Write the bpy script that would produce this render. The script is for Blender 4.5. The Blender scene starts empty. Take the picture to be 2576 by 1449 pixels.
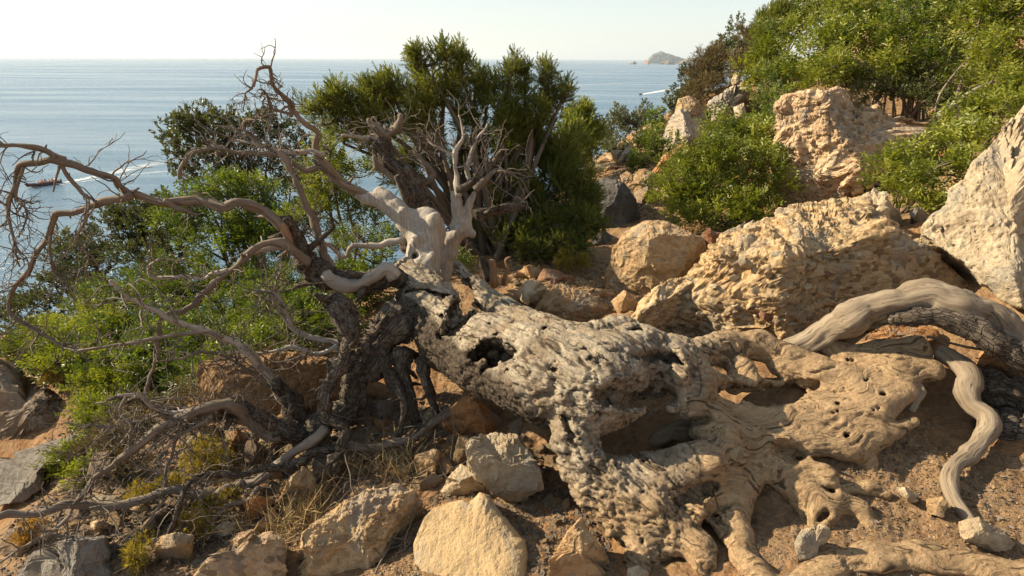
import bpy, bmesh, math, random
import numpy as np
from mathutils import Vector, Matrix

SC = bpy.context.scene
R = math.radians

# ------------------------------------------------------------------ camera, sky, sun, exposure
CAM_Z = 1.6
FPX, CX, CY = 1430.0, 1288.0, 724.5          # focal length and centre in units of a 2576 px wide picture
PITCH, ROLL = 22.0, 0.31
SUN_AZ, SUN_EL = -78.0, 30.0                 # degrees from +Y (negative = towards -X), elevation
SUN_STRENGTH, SKY_STRENGTH, EXPOSURE = 5.0, 0.082, 1.26

cam_data = bpy.data.cameras.new("camera")
cam = bpy.data.objects.new("camera", cam_data)
SC.collection.objects.link(cam)
SC.camera = cam
cam_data.sensor_width = 36.0
cam_data.lens = 36.0 * FPX / 2576.0
cam_data.clip_start = 0.05
cam_data.clip_end = 120000.0
cam.location = (0, 0, CAM_Z)
_rot = Matrix.Rotation(R(90 - PITCH), 3, 'X') @ Matrix.Rotation(R(ROLL), 3, 'Z')
cam.rotation_euler = _rot.to_euler()
M3 = np.array(_rot)

world = bpy.data.worlds.new("World")
SC.world = world
world.use_nodes = True
wn = world.node_tree
bg = wn.nodes["Background"]
sky = wn.nodes.new("ShaderNodeTexSky")
sky.sky_type = 'NISHITA'
sky.sun_disc = False
sky.sun_elevation = R(SUN_EL)
sky.sun_rotation = R(SUN_AZ)
sky.air_density = 1.0
sky.dust_density = 0.3
sky.ozone_density = 1.0
hs = wn.nodes.new("ShaderNodeHueSaturation"); hs.inputs["Saturation"].default_value = 0.85     # a pale hazy summer sky
gm = wn.nodes.new("ShaderNodeGamma"); gm.inputs["Gamma"].default_value = 0.45          # haze evens the sky out
tn_ = wn.nodes.new("ShaderNodeMixRGB"); tn_.blend_type = 'MULTIPLY'; tn_.inputs[0].default_value = 1.0; tn_.inputs[2].default_value = (2.14, 2.20, 2.14, 1)
wn.links.new(sky.outputs[0], hs.inputs["Color"]); wn.links.new(hs.outputs[0], gm.inputs[0]); wn.links.new(gm.outputs[0], tn_.inputs[1]); wn.links.new(tn_.outputs[0], bg.inputs[0])
bg.inputs[1].default_value = SKY_STRENGTH

sun_data = bpy.data.lights.new("sun", 'SUN')
sun_data.energy = SUN_STRENGTH
sun_data.angle = R(0.6)
sun_data.color = (1.0, 0.83, 0.58)
sun = bpy.data.objects.new("sun", sun_data)
SC.collection.objects.link(sun)
_sd = Vector((math.sin(R(SUN_AZ)) * math.cos(R(SUN_EL)), math.cos(R(SUN_AZ)) * math.cos(R(SUN_EL)), math.sin(R(SUN_EL))))
sun.rotation_euler = _sd.to_track_quat('Z', 'Y').to_euler()
sun.location = (-20, 10, 20)

SC.view_settings.view_transform = 'Standard'
SC.view_settings.look = 'None'
SC.view_settings.gamma = 1.0
SC.view_settings.use_curve_mapping = False
SC.view_settings.exposure = EXPOSURE
SC.render.engine = 'CYCLES'
SC.cycles.max_bounces = 6
SC.cycles.diffuse_bounces = 3
SC.cycles.glossy_bounces = 2
SC.cycles.transmission_bounces = 3
SC.cycles.transparent_max_bounces = 8
SC.cycles.volume_bounces = 0
SC.cycles.use_denoising = True

SEA_Z = -45.0

# ------------------------------------------------------------------ numpy helpers
def rays(vx, vy):
    vx = np.asarray(vx, float); vy = np.asarray(vy, float)
    c = np.stack([(vx - CX) / FPX, (CY - vy) / FPX, -np.ones_like(vx)], -1)
    return c @ M3.T

def P(vx, vy, Y):
    d = rays(vx, vy)
    t = np.asarray(Y, float) / d[..., 1]
    p = d * t[..., None]
    p[..., 2] += CAM_Z
    return p

def V_of(p):
    q = (p - np.array([0, 0, CAM_Z])) @ M3
    return CX + FPX * q[..., 0] / -q[..., 2], CY - FPX * q[..., 1] / -q[..., 2]

def sea_hit(vx, vy, z=SEA_Z):
    d = rays(vx, vy)
    t = (z - CAM_Z) / d[..., 2]
    p = d * t[..., None]
    p[..., 2] += CAM_Z
    return p

def mpp(Y):
    return Y / 0.9 / FPX

def hsh(ix, iy, iz, seed):
    with np.errstate(over='ignore'):
        h = ix.astype(np.uint32) * np.uint32(374761393) + iy.astype(np.uint32) * np.uint32(668265263) \
            + iz.astype(np.uint32) * np.uint32(2246822519) + np.uint32((seed * 974711 + 12345) & 0xffffffff)
        h = (h ^ (h >> np.uint32(13))) * np.uint32(1274126177)
        h = (h ^ (h >> np.uint32(15))) * np.uint32(2246822519)
        return (h ^ (h >> np.uint32(16)))

def h01(*a):
    return hsh(*a).astype(np.float32) * np.float32(1 / 4294967295.0)

def vnoise(p, seed=0):
    f = np.floor(p); i = f.astype(np.int64); w = (p - f).astype(np.float32)
    w = w * w * w * (w * (w * 6 - 15) + 10)
    x, y, z = i[:, 0], i[:, 1], i[:, 2]
    def L(a, b, t): return a + (b - a) * t
    wx, wy, wz = w[:, 0], w[:, 1], w[:, 2]
    r = L(L(L(h01(x, y, z, seed), h01(x + 1, y, z, seed), wx), L(h01(x, y + 1, z, seed), h01(x + 1, y + 1, z, seed), wx), wy),
          L(L(h01(x, y, z + 1, seed), h01(x + 1, y, z + 1, seed), wx), L(h01(x, y + 1, z + 1, seed), h01(x + 1, y + 1, z + 1, seed), wx), wy), wz)
    return r * 2 - 1

def fbm(p, octs=4, seed=0, gain=0.5, lac=2.03, ridged=False):
    a = 1.0; s = np.zeros(len(p), np.float32); tot = 0
    q = np.array(p, float)
    for o in range(octs):
        n = vnoise(q, seed + o * 17)
        if ridged: n = 1 - 2 * np.abs(n)
        s += a * n; tot += a
        a *= gain; q = q * lac + 13.7
    return s / tot

def worley(p, seed=0):
    i = np.floor(p).astype(np.int64); w = p - i
    f1 = np.full(len(p), 9.0, np.float32); f2 = f1.copy(); cid = np.zeros(len(p), np.float32)
    for dx in (-1, 0, 1):
        for dy in (-1, 0, 1):
            for dz in (-1, 0, 1):
                x, y, z = i[:, 0] + dx, i[:, 1] + dy, i[:, 2] + dz
                d = (dx + h01(x, y, z, seed) - w[:, 0]) ** 2 + (dy + h01(x, y, z, seed + 1) - w[:, 1]) ** 2 \
                    + (dz + h01(x, y, z, seed + 2) - w[:, 2]) ** 2
                near = d < f1
                f2 = np.where(near, f1, np.minimum(f2, d))
                cid = np.where(near, h01(x, y, z, seed + 5), cid)
                f1 = np.where(near, d, f1)
    return np.sqrt(f1), np.sqrt(f2), cid

def smooth(a, b, x):
    t = np.clip((x - a) / (b - a), 0, 1)
    return t * t * (3 - 2 * t)

def tri_normals(v, f):
    a, b, c = v[f[:, 0]], v[f[:, 1]], v[f[:, 2]]
    fn = np.cross(b - a, c - a)
    if f.shape[1] == 4:
        d = v[f[:, 3]]
        fn = np.cross(c - a, d - b)
    n = np.zeros_like(v)
    for k in range(f.shape[1]):
        for j in range(3):
            n[:, j] += np.bincount(f[:, k], fn[:, j], len(v))
    return n / (np.linalg.norm(n, axis=1, keepdims=True) + 1e-12)

def inside(poly, x, y):
    poly = np.asarray(poly, float); r = np.zeros(x.shape, bool)
    j = len(poly) - 1
    for i in range(len(poly)):
        xi, yi = poly[i]; xj, yj = poly[j]
        c = ((yi > y) != (yj > y)) & (x < (xj - xi) * (y - yi) / (yj - yi + 1e-12) + xi)
        r ^= c; j = i
    return r

# ------------------------------------------------------------------ objects
def mesh_np(name, v, f, mat, smooth_=True, attrs=None):
    me = bpy.data.meshes.new(name)
    v = np.ascontiguousarray(v, np.float32)
    fl = f if isinstance(f, list) else [f]
    fl = [np.asarray(x, np.int32) for x in fl if len(x)]
    me.vertices.add(len(v)); me.vertices.foreach_set("co", v.ravel())
    loops = np.concatenate([x.ravel() for x in fl])
    starts = []; o = 0
    for x in fl:
        starts.append(o + np.arange(len(x)) * x.shape[1]); o += x.size
    starts = np.concatenate(starts).astype(np.int32)
    me.loops.add(len(loops)); me.loops.foreach_set("vertex_index", loops)
    me.polygons.add(len(starts)); me.polygons.foreach_set("loop_start", starts)
    me.polygons.foreach_set("use_smooth", np.full(len(starts), smooth_, bool))
    for k, a in (attrs or {}).items():
        a = np.asarray(a, np.float32)
        if a.ndim == 1:
            at = me.attributes.new(k, 'FLOAT', 'POINT'); at.data.foreach_set("value", np.ascontiguousarray(a))
        else:
            at = me.attributes.new(k, 'FLOAT_VECTOR', 'POINT'); at.data.foreach_set("vector", np.ascontiguousarray(a).ravel())
    me.update(calc_edges=True)
    if mat is not None: me.materials.append(mat)
    return me

def link(name, data, parent=None, loc=(0, 0, 0)):
    o = bpy.data.objects.new(name, data)
    SC.collection.objects.link(o)
    o.location = loc
    if parent is not None: o.parent = parent
    return o

def tag(o, label=None, cat=None, group=None, kind=None):
    if label: o["label"] = label
    if cat: o["category"] = cat
    if group: o["group"] = group
    if kind: o["kind"] = kind
    return o

def thing(name, label, cat, loc, group=None):
    return tag(link(name, None, None, tuple(float(c) for c in loc)), label, cat, group)

def part(name, parent, v, f, mat, **k):
    """v in world coordinates"""
    return link(name, mesh_np(name, np.asarray(v) - np.array(root_loc(parent)), f, mat, **k), parent)

def root_loc(o):
    p = Vector((0, 0, 0))
    while o is not None:
        p = p + o.location; o = o.parent
    return tuple(p)

def solo(name, label, cat, v, f, mat, group=None, kind=None, **k):
    v = np.asarray(v)
    loc = np.array([v[:, 0].mean(), v[:, 1].mean(), v[:, 2].min()])
    o = link(name, mesh_np(name, v - loc, f, mat, **k), None, tuple(loc))
    return tag(o, label, cat, group, kind)

# ------------------------------------------------------------------ materials
class NT:
    def __init__(s, name):
        s.m = bpy.data.materials.new(name); s.m.use_nodes = True
        s.t = s.m.node_tree; s.b = s.t.nodes["Principled BSDF"]; s.out = s.t.nodes["Material Output"]
    def n(s, ty, **k):
        x = s.t.nodes.new("ShaderNode" + ty)
        for a, b in k.items(): setattr(x, a, b)
        return x
    def l(s, a, b): s.t.links.new(a, b)
    def put(s, sock, v):
        if hasattr(v, "is_linked") or hasattr(v, "links"): s.l(v, sock)
        else: sock.default_value = v
    def coord(s, kind="Object"): return s.n("TexCoord").outputs[kind]
    def attr(s, name, out="Fac"):
        a = s.n("Attribute"); a.attribute_name = name; return a.outputs[out]
    def mapping(s, vec, scale=(1, 1, 1), rot=(0, 0, 0), loc=(0, 0, 0)):
        m = s.n("Mapping"); s.l(vec, m.inputs[0]); m.inputs["Scale"].default_value = scale
        m.inputs["Rotation"].default_value = rot; m.inputs["Location"].default_value = loc; return m.outputs[0]
    def noise(s, vec, scale, detail=5, rough=.55, dist=0, out="Fac"):
        x = s.n("TexNoise"); s.l(vec, x.inputs["Vector"]); x.inputs["Scale"].default_value = scale
        x.inputs["Detail"].default_value = detail; x.inputs["Roughness"].default_value = rough
        x.inputs["Distortion"].default_value = dist; return x.outputs[out]
    def voro(s, vec, scale, feature='F1', out="Distance"):
        x = s.n("TexVoronoi", feature=feature); s.l(vec, x.inputs["Vector"]); x.inputs["Scale"].default_value = scale
        return x.outputs[out]
    def ramp(s, fac, stops, interp='LINEAR'):
        r = s.n("ValToRGB"); s.l(fac, r.inputs[0]); e = r.color_ramp; e.interpolation = interp
        while len(e.elements) < len(stops): e.elements.new(.5)
        for el, (p, c) in zip(e.elements, stops):
            el.position = p
            el.color = (c[0], c[1], c[2], 1) if not isinstance(c, (int, float)) else (c, c, c, 1)
        return r.outputs[0]
    def mix(s, fac, a, b, blend='MIX'):
        x = s.n("MixRGB", blend_type=blend)
        s.put(x.inputs[0], fac)
        for i, v in ((1, a), (2, b)):
            if isinstance(v, tuple): x.inputs[i].default_value = (*v, 1)
            else: s.l(v, x.inputs[i])
        return x.outputs[0]
    def math(s, op, a, b=0.0, c=None):
        x = s.n("Math", operation=op); s.put(x.inputs[0], a); s.put(x.inputs[1], b)
        if c is not None: s.put(x.inputs[2], c)
        return x.outputs[0]
    def bump(s, h, dist, strength=1.0, normal=None):
        x = s.n("Bump"); s.l(h, x.inputs["Height"]); x.inputs["Distance"].default_value = dist
        x.inputs["Strength"].default_value = strength
        if normal is not None: s.l(normal, x.inputs["Normal"])
        return x.outputs[0]
    def fin(s, col=None, rough=.9, spec=.2, normal=None):
        if col is not None:
            if isinstance(col, tuple): s.b.inputs["Base Color"].default_value = (*col, 1)
            else: s.l(col, s.b.inputs["Base Color"])
        s.put(s.b.inputs["Roughness"], rough)
        s.b.inputs["Specular IOR Level"].default_value = spec
        if normal is not None: s.l(normal, s.b.inputs["Normal"])
        return s.m

def rock_mat(name, base, alt, patch, k=1.0, patch_amt=.5, pebble=.3, dark=.35, bump=.02):
    """k scales the texture: 1 for rocks two to four metres away"""
    t = NT(name); co = t.coord()
    rnd = t.n("ObjectInfo").outputs["Random"]
    off = t.n("VectorMath", operation='ADD'); t.l(co, off.inputs[0]); t.l(rnd, off.inputs[1])
    co = off.outputs[0]
    n1 = t.noise(co, 9 * k, 8, .62); n2 = t.noise(co, 2.3 * k, 5, .6, .6); n3 = t.noise(co, 55 * k, 6, .7)
    c = t.mix(t.ramp(n1, [(.36, 0.), (.64, 1.)]), base, alt)
    c = t.mix(t.math('MULTIPLY', t.ramp(n2, [(.47, 0.), (.62, 1.)]), patch_amt), c, patch)
    vx = t.n("TexVoronoi", feature='F1'); t.l(t.mapping(co, (1, 1, 1.3)), vx.inputs["Vector"]); vx.inputs["Scale"].default_value = 26 * k
    cell = t.n("SeparateColor"); t.l(vx.outputs["Color"], cell.inputs[0])
    c = t.mix(t.math('MULTIPLY', cell.outputs[0], pebble), c, tuple(min(.75, x * 1.5) for x in base))
    c = t.mix(t.math('MULTIPLY', t.math('GREATER_THAN', cell.outputs[1], .78), pebble), c, tuple(x * .42 for x in alt))
    c = t.mix(t.math('MULTIPLY', t.ramp(n3, [(.33, 1.), (.47, 0.)]), dark), c, tuple(x * .3 for x in alt))
    ln = t.noise(t.mapping(co, (1, 1, .6), (.3, .5, 0), (7, 3, 1)), 4.2 * k, 7, .68, .5)
    c = t.mix(t.math('MULTIPLY', t.ramp(ln, [(.53, 0.), (.60, 1.)]), .55), c, (.25, .235, .205))
    c = t.mix(t.math('MULTIPLY', t.ramp(ln, [(.36, 1.), (.43, 0.)]), .45), c, tuple(x * .5 for x in patch))
    v = t.n("HueSaturation"); t.l(c, v.inputs["Color"])
    t.l(t.math('MULTIPLY_ADD', rnd, .3, .86), v.inputs["Value"])
    h = t.math('ADD', t.math('MULTIPLY', n3, .5), t.math('ADD', n1, t.math('MULTIPLY', vx.outputs["Distance"], -pebble)))
    return t.fin(v.outputs[0], .92, .15, t.bump(t.math('ADD', h, t.math('MULTIPLY', t.noise(co, 160 * k, 4, .7), .35)), bump * 1.3 / k, 1.0))

M = {}
M['tan'] = rock_mat("tan_limestone", (.43, .31, .18), (.33, .22, .12), (.40, .21, .085), 1.0, .55, .3)
M['pale'] = rock_mat("pale_limestone", (.47, .39, .28), (.36, .28, .18), (.40, .27, .15), 1.0, .35, .2)
M['slab'] = rock_mat("tan_sandstone", (.40, .29, .16), (.34, .235, .125), (.36, .26, .15), .7, .4, .06, .15, .008)
M['white'] = rock_mat("white_limestone", (.47, .395, .28), (.37, .295, .20), (.38, .27, .16), 1.2, .35, .2, .5)
M['cong'] = rock_mat("cemented_scree", (.46, .345, .205), (.36, .24, .125), (.41, .235, .10), 1.3, .55, .65, .35, .02)
M['congp'] = rock_mat("pink_cemented_scree", (.44, .335, .22), (.34, .23, .14), (.38, .22, .115), .9, .6, .6, .4, .02)
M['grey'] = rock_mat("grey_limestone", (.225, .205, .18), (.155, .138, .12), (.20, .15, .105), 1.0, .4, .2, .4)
M['shadegrey'] = rock_mat("grey_limestone_shade_tone", (.135, .128, .118), (.10, .092, .083), (.13, .10, .075), 1.0, .4, .12, .4)  # grey limestone with the juniper's shade put into its colour
M['greyfar'] = rock_mat("grey_cliff_limestone", (.40, .36, .30), (.30, .255, .20), (.38, .25, .15), .5, .45, .2, .3, .02)
M['brown'] = rock_mat("brown_limestone", (.24, .18, .125), (.17, .12, .08), (.25, .14, .07), 1.0, .4, .2, .4)
M['orange'] = rock_mat("orange_clay_rock", (.38, .20, .085), (.28, .14, .06), (.40, .27, .15), 1.0, .5, .35)
M['red'] = rock_mat("red_stained_rock", (.28, .13, .065), (.22, .10, .055), (.33, .24, .17), 1.0, .4, .2)
M['island'] = rock_mat("island_rock_haze_blue", (.034, .050, .054), (.055, .066, .066), (.13, .12, .10), .02, .5, .1, .2, .01)  # bluish base: the blue of distant haze is put into the rock colour
M['stack'] = rock_mat("sea_stack_rock", (.22, .16, .12), (.15, .11, .085), (.20, .16, .11), .06, .5, .1, .2, .01)

def soil_mat():
    t = NT("brown_soil"); co = t.coord()
    n1 = t.noise(co, 3, 6, .6); n2 = t.noise(co, 40, 6, .7); n3 = t.noise(co, .8, 4)
    c = t.mix(t.ramp(n1, [(.35, 0.), (.65, 1.)]), (.195, .12, .065), (.29, .185, .10))
    c = t.mix(t.ramp(n3, [(.45, 0.), (.6, 1.)]), c, (.26, .135, .062))
    v = t.n("TexVoronoi"); t.l(co, v.inputs["Vector"]); v.inputs["Scale"].default_value = 45
    s = t.n("SeparateColor"); t.l(v.outputs["Color"], s.inputs[0])
    c = t.mix(t.math('MULTIPLY', t.math('GREATER_THAN', s.outputs[0], .75), .22), c, (.34, .24, .15))
    c = t.mix(t.math('MULTIPLY', t.math('GREATER_THAN', s.outputs[1], .75), .35), c, (.10, .065, .04))
    c = t.mix(t.math('MULTIPLY', t.ramp(t.noise(co, 5.5, 6, .65, .6), [(.5, 0.), (.62, 1.)]), .7), c, (.33, .225, .13))
    h = t.math('ADD', n2, t.math('MULTIPLY', v.outputs["Distance"], -.3))
    return t.fin(c, .95, .1, t.bump(h, .025, 1.0))
M['soil'] = soil_mat()

def wood_mat(name, light, dark, crack=.6, streak=(60, 3, 60), attr="grain", bump=.006):
    t = NT(name); g = t.attr(attr, "Vector")
    n1 = t.noise(t.mapping(g, streak), 1.0, 6, .6, .4)
    n2 = t.noise(t.mapping(g, (6, 2, 6)), 1.0, 5, .6)
    n3 = t.noise(t.mapping(g, (streak[0] * 2.5, streak[1] * 2, streak[2] * 2.5)), 1.0, 4, .6)
    c = t.mix(t.ramp(n1, [(.34, 0.), (.66, 1.)]), dark, light)
    c = t.mix(t.ramp(n2, [(.35, .55), (.6, 0.)]), c, tuple((a * .55 + b * .45) * .8 for a, b in zip(dark, light)))
    c = t.mix(t.math('MULTIPLY', t.ramp(n3, [(.3, 1.), (.43, 0.)]), crack), c, tuple(x * .3 for x in dark))
    h = t.math('ADD', n1, t.math('MULTIPLY', n3, .5))
    if name == "dark_rough_bark":
        e = t.voro(t.mapping(g, (75, 26, 75)), 1.0, 'DISTANCE_TO_EDGE')
        ck = t.ramp(e, [(.01, 1.), (.09, 0.)])
        c = t.mix(t.math('MULTIPLY', ck, .55), c, (.035, .027, .02)); h = t.math('ADD', h, t.math('MULTIPLY', ck, -.5))
    return t.fin(c, .85, .2, t.bump(h, bump, .9))
M['greywood'] = wood_mat("silver_dead_wood", (.40, .36, .31), (.24, .205, .17))
M['twig'] = wood_mat("grey_brown_twig", (.25, .215, .18), (.125, .10, .08), .4)
M['brownwood'] = wood_mat("brown_dead_wood", (.235, .19, .15), (.105, .08, .06), .8)
M['bark'] = wood_mat("dark_rough_bark", (.17, .14, .11), (.05, .038, .03), .85, (25, 12, 25), bump=.02)
M['rootwood'] = wood_mat("weathered_root_wood", (.275, .225, .165), (.14, .105, .072), .9, (50, 4, 50), bump=.007)
M['rawwood'] = wood_mat("torn_orange_wood", (.32, .20, .115), (.17, .10, .06), .7)
M['stem'] = wood_mat("shrub_stem", (.17, .135, .10), (.085, .065, .05), .4)
M['straw'] = wood_mat("dry_straw", (.42, .32, .16), (.28, .19, .09), .2)

def trunk_mat():
    t = NT("weathered_trunk_wood"); g = t.attr("grain", "Vector"); co = t.coord()
    bark = t.attr("bark"); dust = t.attr("dust"); darkspot = t.attr("darkspot")
    warp = t.noise(co, 5, 4, .6, 0, "Color")
    gv = t.n("VectorMath", operation='MULTIPLY_ADD'); t.l(warp, gv.inputs[0]); gv.inputs[1].default_value = (.06, .06, .06); t.l(g, gv.inputs[2])
    gg = gv.outputs[0]
    n1 = t.noise(t.mapping(gg, (70, 5, 70)), 1., 6, .65, .5)
    n2 = t.noise(co, 7, 6, .6); n3 = t.noise(co, 60, 6, .7)
    n4 = t.noise(t.mapping(gg, (35, 2, 35)), 1., 3, .5, 1.0)
    c = t.mix(t.ramp(n1, [(.35, 0.), (.62, 1.)]), (.185, .155, .118), (.365, .315, .24))
    c = t.mix(t.ramp(n2, [(.40, .8), (.58, 0.)]), c, (.185, .14, .095))
    dc = t.mix(t.ramp(n1, [(.35, 0.), (.65, 1.)]), (.22, .145, .08), (.37, .26, .15))
    c = t.mix(dust, c, dc)
    c = t.mix(t.math('MULTIPLY', t.ramp(n4, [(.36, 1.), (.43, 0.)]), .9), c, (.06, .042, .026))
    c = t.mix(t.math('MULTIPLY', t.ramp(n3, [(.36, 1.), (.46, 0.)]), .6), c, (.09, .062, .04))
    bc = t.mix(t.ramp(n3, [(.4, 0.), (.65, 1.)]), (.028, .021, .016), (.105, .082, .06))  # bark colour, deepened for the shaded lower side of the trunk
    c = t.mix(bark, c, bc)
    c = t.mix(darkspot, c, (.02, .014, .01))
    h = t.math('ADD', t.math('ADD', n1, t.math('MULTIPLY', n4, .6)), t.math('MULTIPLY', n3, .9))
    return t.fin(c, .9, .15, t.bump(h, .009, .95))
M['trunk'] = trunk_mat()

def leaf_mat(name, a, b, c3, trans=.35, rough=.45, spec=.4):
    t = NT(name); k = t.attr("tint")
    col = t.ramp(k, [(0., a), (.55, b), (1., c3)])
    t.fin(col, rough, spec)
    tr = t.n("BsdfTranslucent")
    tc = t.mix(1., col, (1.0, 1.0, .45), 'MULTIPLY')
    br = t.n("HueSaturation"); t.l(tc, br.inputs["Color"]); br.inputs["Value"].default_value = 1.5
    t.l(br.outputs[0], tr.inputs[0])
    mx = t.n("MixShader"); mx.inputs[0].default_value = trans
    t.l(t.b.outputs[0], mx.inputs[1]); t.l(tr.outputs[0], mx.inputs[2]); t.l(mx.outputs[0], t.out.inputs[0])
    return t.m
M['mastic'] = leaf_mat("mastic_leaf", (.050, .076, .013), (.095, .132, .019), (.165, .19, .030))
M['masticfar'] = leaf_mat("mastic_leaf_warm", (.085, .105, .015), (.155, .18, .022), (.235, .24, .036))
M['oak'] = leaf_mat("oak_leaf", (.045, .055, .022), (.072, .084, .030), (.115, .12, .042), .25, .4)
M['olive'] = leaf_mat("olive_leaf", (.06, .07, .038), (.095, .105, .055), (.13, .14, .075), .25)
M['juniper'] = leaf_mat("juniper_spray", (.070, .085, .024), (.128, .145, .034), (.195, .195, .05), .38, .6, .2)
M['dryleaf'] = leaf_mat("dry_brown_leaf", (.085, .06, .032), (.13, .10, .05), (.17, .14, .07), .2, .7, .1)
M['yellow'] = leaf_mat("yellow_cushion_leaf", (.17, .14, .03), (.27, .215, .045), (.36, .27, .07), .3, .7, .1)
M['orangeleaf'] = leaf_mat("orange_dry_leaf", (.25, .14, .04), (.36, .21, .07), (.42, .27, .10), .3, .7, .1)

def plain(name, col, rough=.6, spec=.3):
    return NT(name).fin(col, rough, spec)

# ------------------------------------------------------------------ sea
def sea_mat():
    t = NT("sea_water"); co = t.coord()
    w1 = t.noise(t.mapping(co, (.22, .75, 1), (0, 0, R(8))), 1.0, 6, .65, .3)
    w2 = t.noise(t.mapping(co, (.025, .085, 1), (0, 0, R(-7))), 1.0, 5, .6)
    w3 = t.noise(t.mapping(co, (.006, .03, 1), (0, 0, R(5))), 1.0, 5, .6)
    sl = t.noise(t.mapping(co, (.0012, .009, 1), (0, 0, R(9)), (31, 7, 0)), 1.0, 7, .65, .8)
    slick = t.ramp(sl, [(.42, 0.), (.60, 1.)])
    c = t.mix(slick, (.065, .14, .215), (.10, .17, .235))
    c = t.mix(t.ramp(w3, [(.35, 0.), (.65, .6)]), c, (.035, .090, .165))
    t.b.inputs["IOR"].default_value = 1.33
    h = t.math('ADD', t.math('MULTIPLY', w1, .45), t.math('MULTIPLY', w2, 1.6))
    rough = t.math('MULTIPLY_ADD', slick, -.10, .30)
    b = t.n("Bump"); t.l(h, b.inputs["Height"]); b.inputs["Distance"].default_value = 1.6
    t.l(t.math('MULTIPLY_ADD', slick, -.35, .85), b.inputs["Strength"])
    return t.fin(c, rough, .5, b.outputs[0])
M['sea'] = sea_mat()
def disc(r0, r1, nr, na, z):
    rr = np.concatenate([[0], np.geomspace(r0, r1, nr)])
    a = np.linspace(0, 2 * np.pi, na, endpoint=False)
    v = np.stack([np.outer(rr[1:], np.cos(a)).ravel(), np.outer(rr[1:], np.sin(a)).ravel(), np.full(nr * na, z)], -1)
    v = np.vstack([[0, 0, z], v])
    k = np.arange(na); k2 = (k + 1) % na
    tri = np.stack([np.zeros(na, int), 1 + k, 1 + k2], -1)
    q = [np.stack([1 + i * na + k, 1 + (i + 1) * na + k, 1 + (i + 1) * na + k2, 1 + i * na + k2], -1) for i in range(nr - 1)]
    return v, [tri, np.concatenate(q)]
v, f = disc(200, 55000, 14, 72, 0)
tag(link("sea", mesh_np("sea", v, f, M['sea']), None, (0, 0, SEA_Z)), "pale blue sea out to the horizon", None, None, "structure")

# ------------------------------------------------------------------ ground (thin plate spline through placed points)
CT = [(2576, 1449, 1.40), (1900, 1449, 1.46), (2300, 1250, 1.77), (2500, 1100, 2.05), (2100, 1050, 2.15), (1700, 1250, 1.87), (1650, 1400, 1.59), (1830, 1375, 1.60),
      (1300, 1350, 1.72), (1400, 1250, 1.97), (1620, 1100, 2.25), (1000, 1350, 1.80), (700, 1400, 1.85), (300, 1400, 1.95), (0, 1449, 1.95),
      (500, 1250, 2.40), (100, 1250, 2.60), (1000, 1150, 2.50), (1200, 1050, 2.75), (800, 1000, 3.10), (600, 1050, 3.0), (300, 1080, 3.2),
      (0, 1050, 3.6), (750, 900, 3.6), (500, 850, 4.2), (200, 850, 4.6), (0, 850, 4.8), (1150, 740, 4.0), (1400, 740, 4.0), (1600, 800, 3.3),
      (1900, 860, 2.95), (2300, 800, 2.85), (2500, 760, 2.7), (2150, 620, 3.7), (2300, 540, 4.3), (1900, 600, 4.6), (1700, 700, 4.6),
      (1500, 640, 5.2), (1250, 640, 5.2), (1600, 500, 7.0), (1560, 430, 9.0), (1500, 400, 11.0), (1800, 550, 6.2), (2050, 510, 6.4),
      (2300, 420, 6.5), (2500, 400, 5.0), (1740, 400, 9.0), (2300, 200, 9.5), (2100, 170, 10.0), (2500, 120, 10.0), (1900, 190, 12.0), (1750, 270, 13.0)]
CT = np.array(CT)
cp = P(CT[:, 0], CT[:, 1], CT[:, 2])
FARC = np.array([(-2.5, 6.5, -1.3), (-5, 7, -3.2), (-1, 8, -1.3), (-8, 5, -4.6), (-4, 3, -1.7), (-4, 1, -1.3), (-3, -1, -.8), (0, -1, 0), (3, -1, .8),
        (4, 1, 1.4), (5, 3, 1.8), (0, 12, -2.7), (-5, 15, -8), (4, 16, -1), (2.5, 20, -4), (8, 14, 1.7), (10, 8, 3.2), (15, 20, 5), (20, 5, 9),
        (30, 30, 10), (30, 60, 1), (10, 40, -7), (0, 40, -20), (-15, 15, -16), (-30, 30, -40), (-30, 0, -22), (-20, -20, -14), (10, -20, 5),
        (30, -20, 14), (-50, 50, -52), (0, 80, -50), (40, 100, -8), (60, 60, 20), (80, 0, 40), (-60, 0, -52), (-60, -60, -45), (60, -60, 30), (0, 130, -60), (90, 120, 10)])
cp = np.vstack([cp, FARC])
def tps_k(r2): return np.where(r2 > 1e-12, r2 * np.log(r2 + 1e-12), 0)
def _tps(cp):
    n = len(cp); A = np.zeros((n + 3, n + 3)); d2 = ((cp[:, None, :2] - cp[None, :, :2]) ** 2).sum(-1)
    A[:n, :n] = tps_k(d2) + np.eye(n) * .02
    A[:n, n] = 1; A[:n, n + 1:] = cp[:, :2]; A[n:, :n] = A[:n, n:].T
    return np.linalg.solve(A, np.concatenate([cp[:, 2], np.zeros(3)]))
TW = _tps(cp)
def ground_h(x, y, detail=True):
    x = np.asarray(x, float); y = np.asarray(y, float); sh = x.shape
    x = x.ravel(); y = y.ravel(); out = np.zeros(len(x)); n = len(cp)
    for s in range(0, len(x), 40000):
        d2 = (x[s:s + 40000, None] - cp[None, :, 0]) ** 2 + (y[s:s + 40000, None] - cp[None, :, 1]) ** 2
        out[s:s + 40000] = tps_k(d2) @ TW[:n]
    out += TW[n] + TW[n + 1] * x + TW[n + 2] * y
    if detail:
        p = np.stack([x, y, np.zeros_like(x)], -1); r = np.hypot(x, y)
        out += fbm(p * 2.2, 4, 3) * .06 + fbm(p * 8, 3, 9) * .028 * np.clip(8 / (r + .1), 0, 1) + fbm(p * 30, 3, 19, ridged=True) * .009 * np.clip(4 / (r + .1), 0, 1) + fbm(p * .35, 3, 5) * .35 * smooth(8, 25, r)
    return out.reshape(sh)
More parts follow.
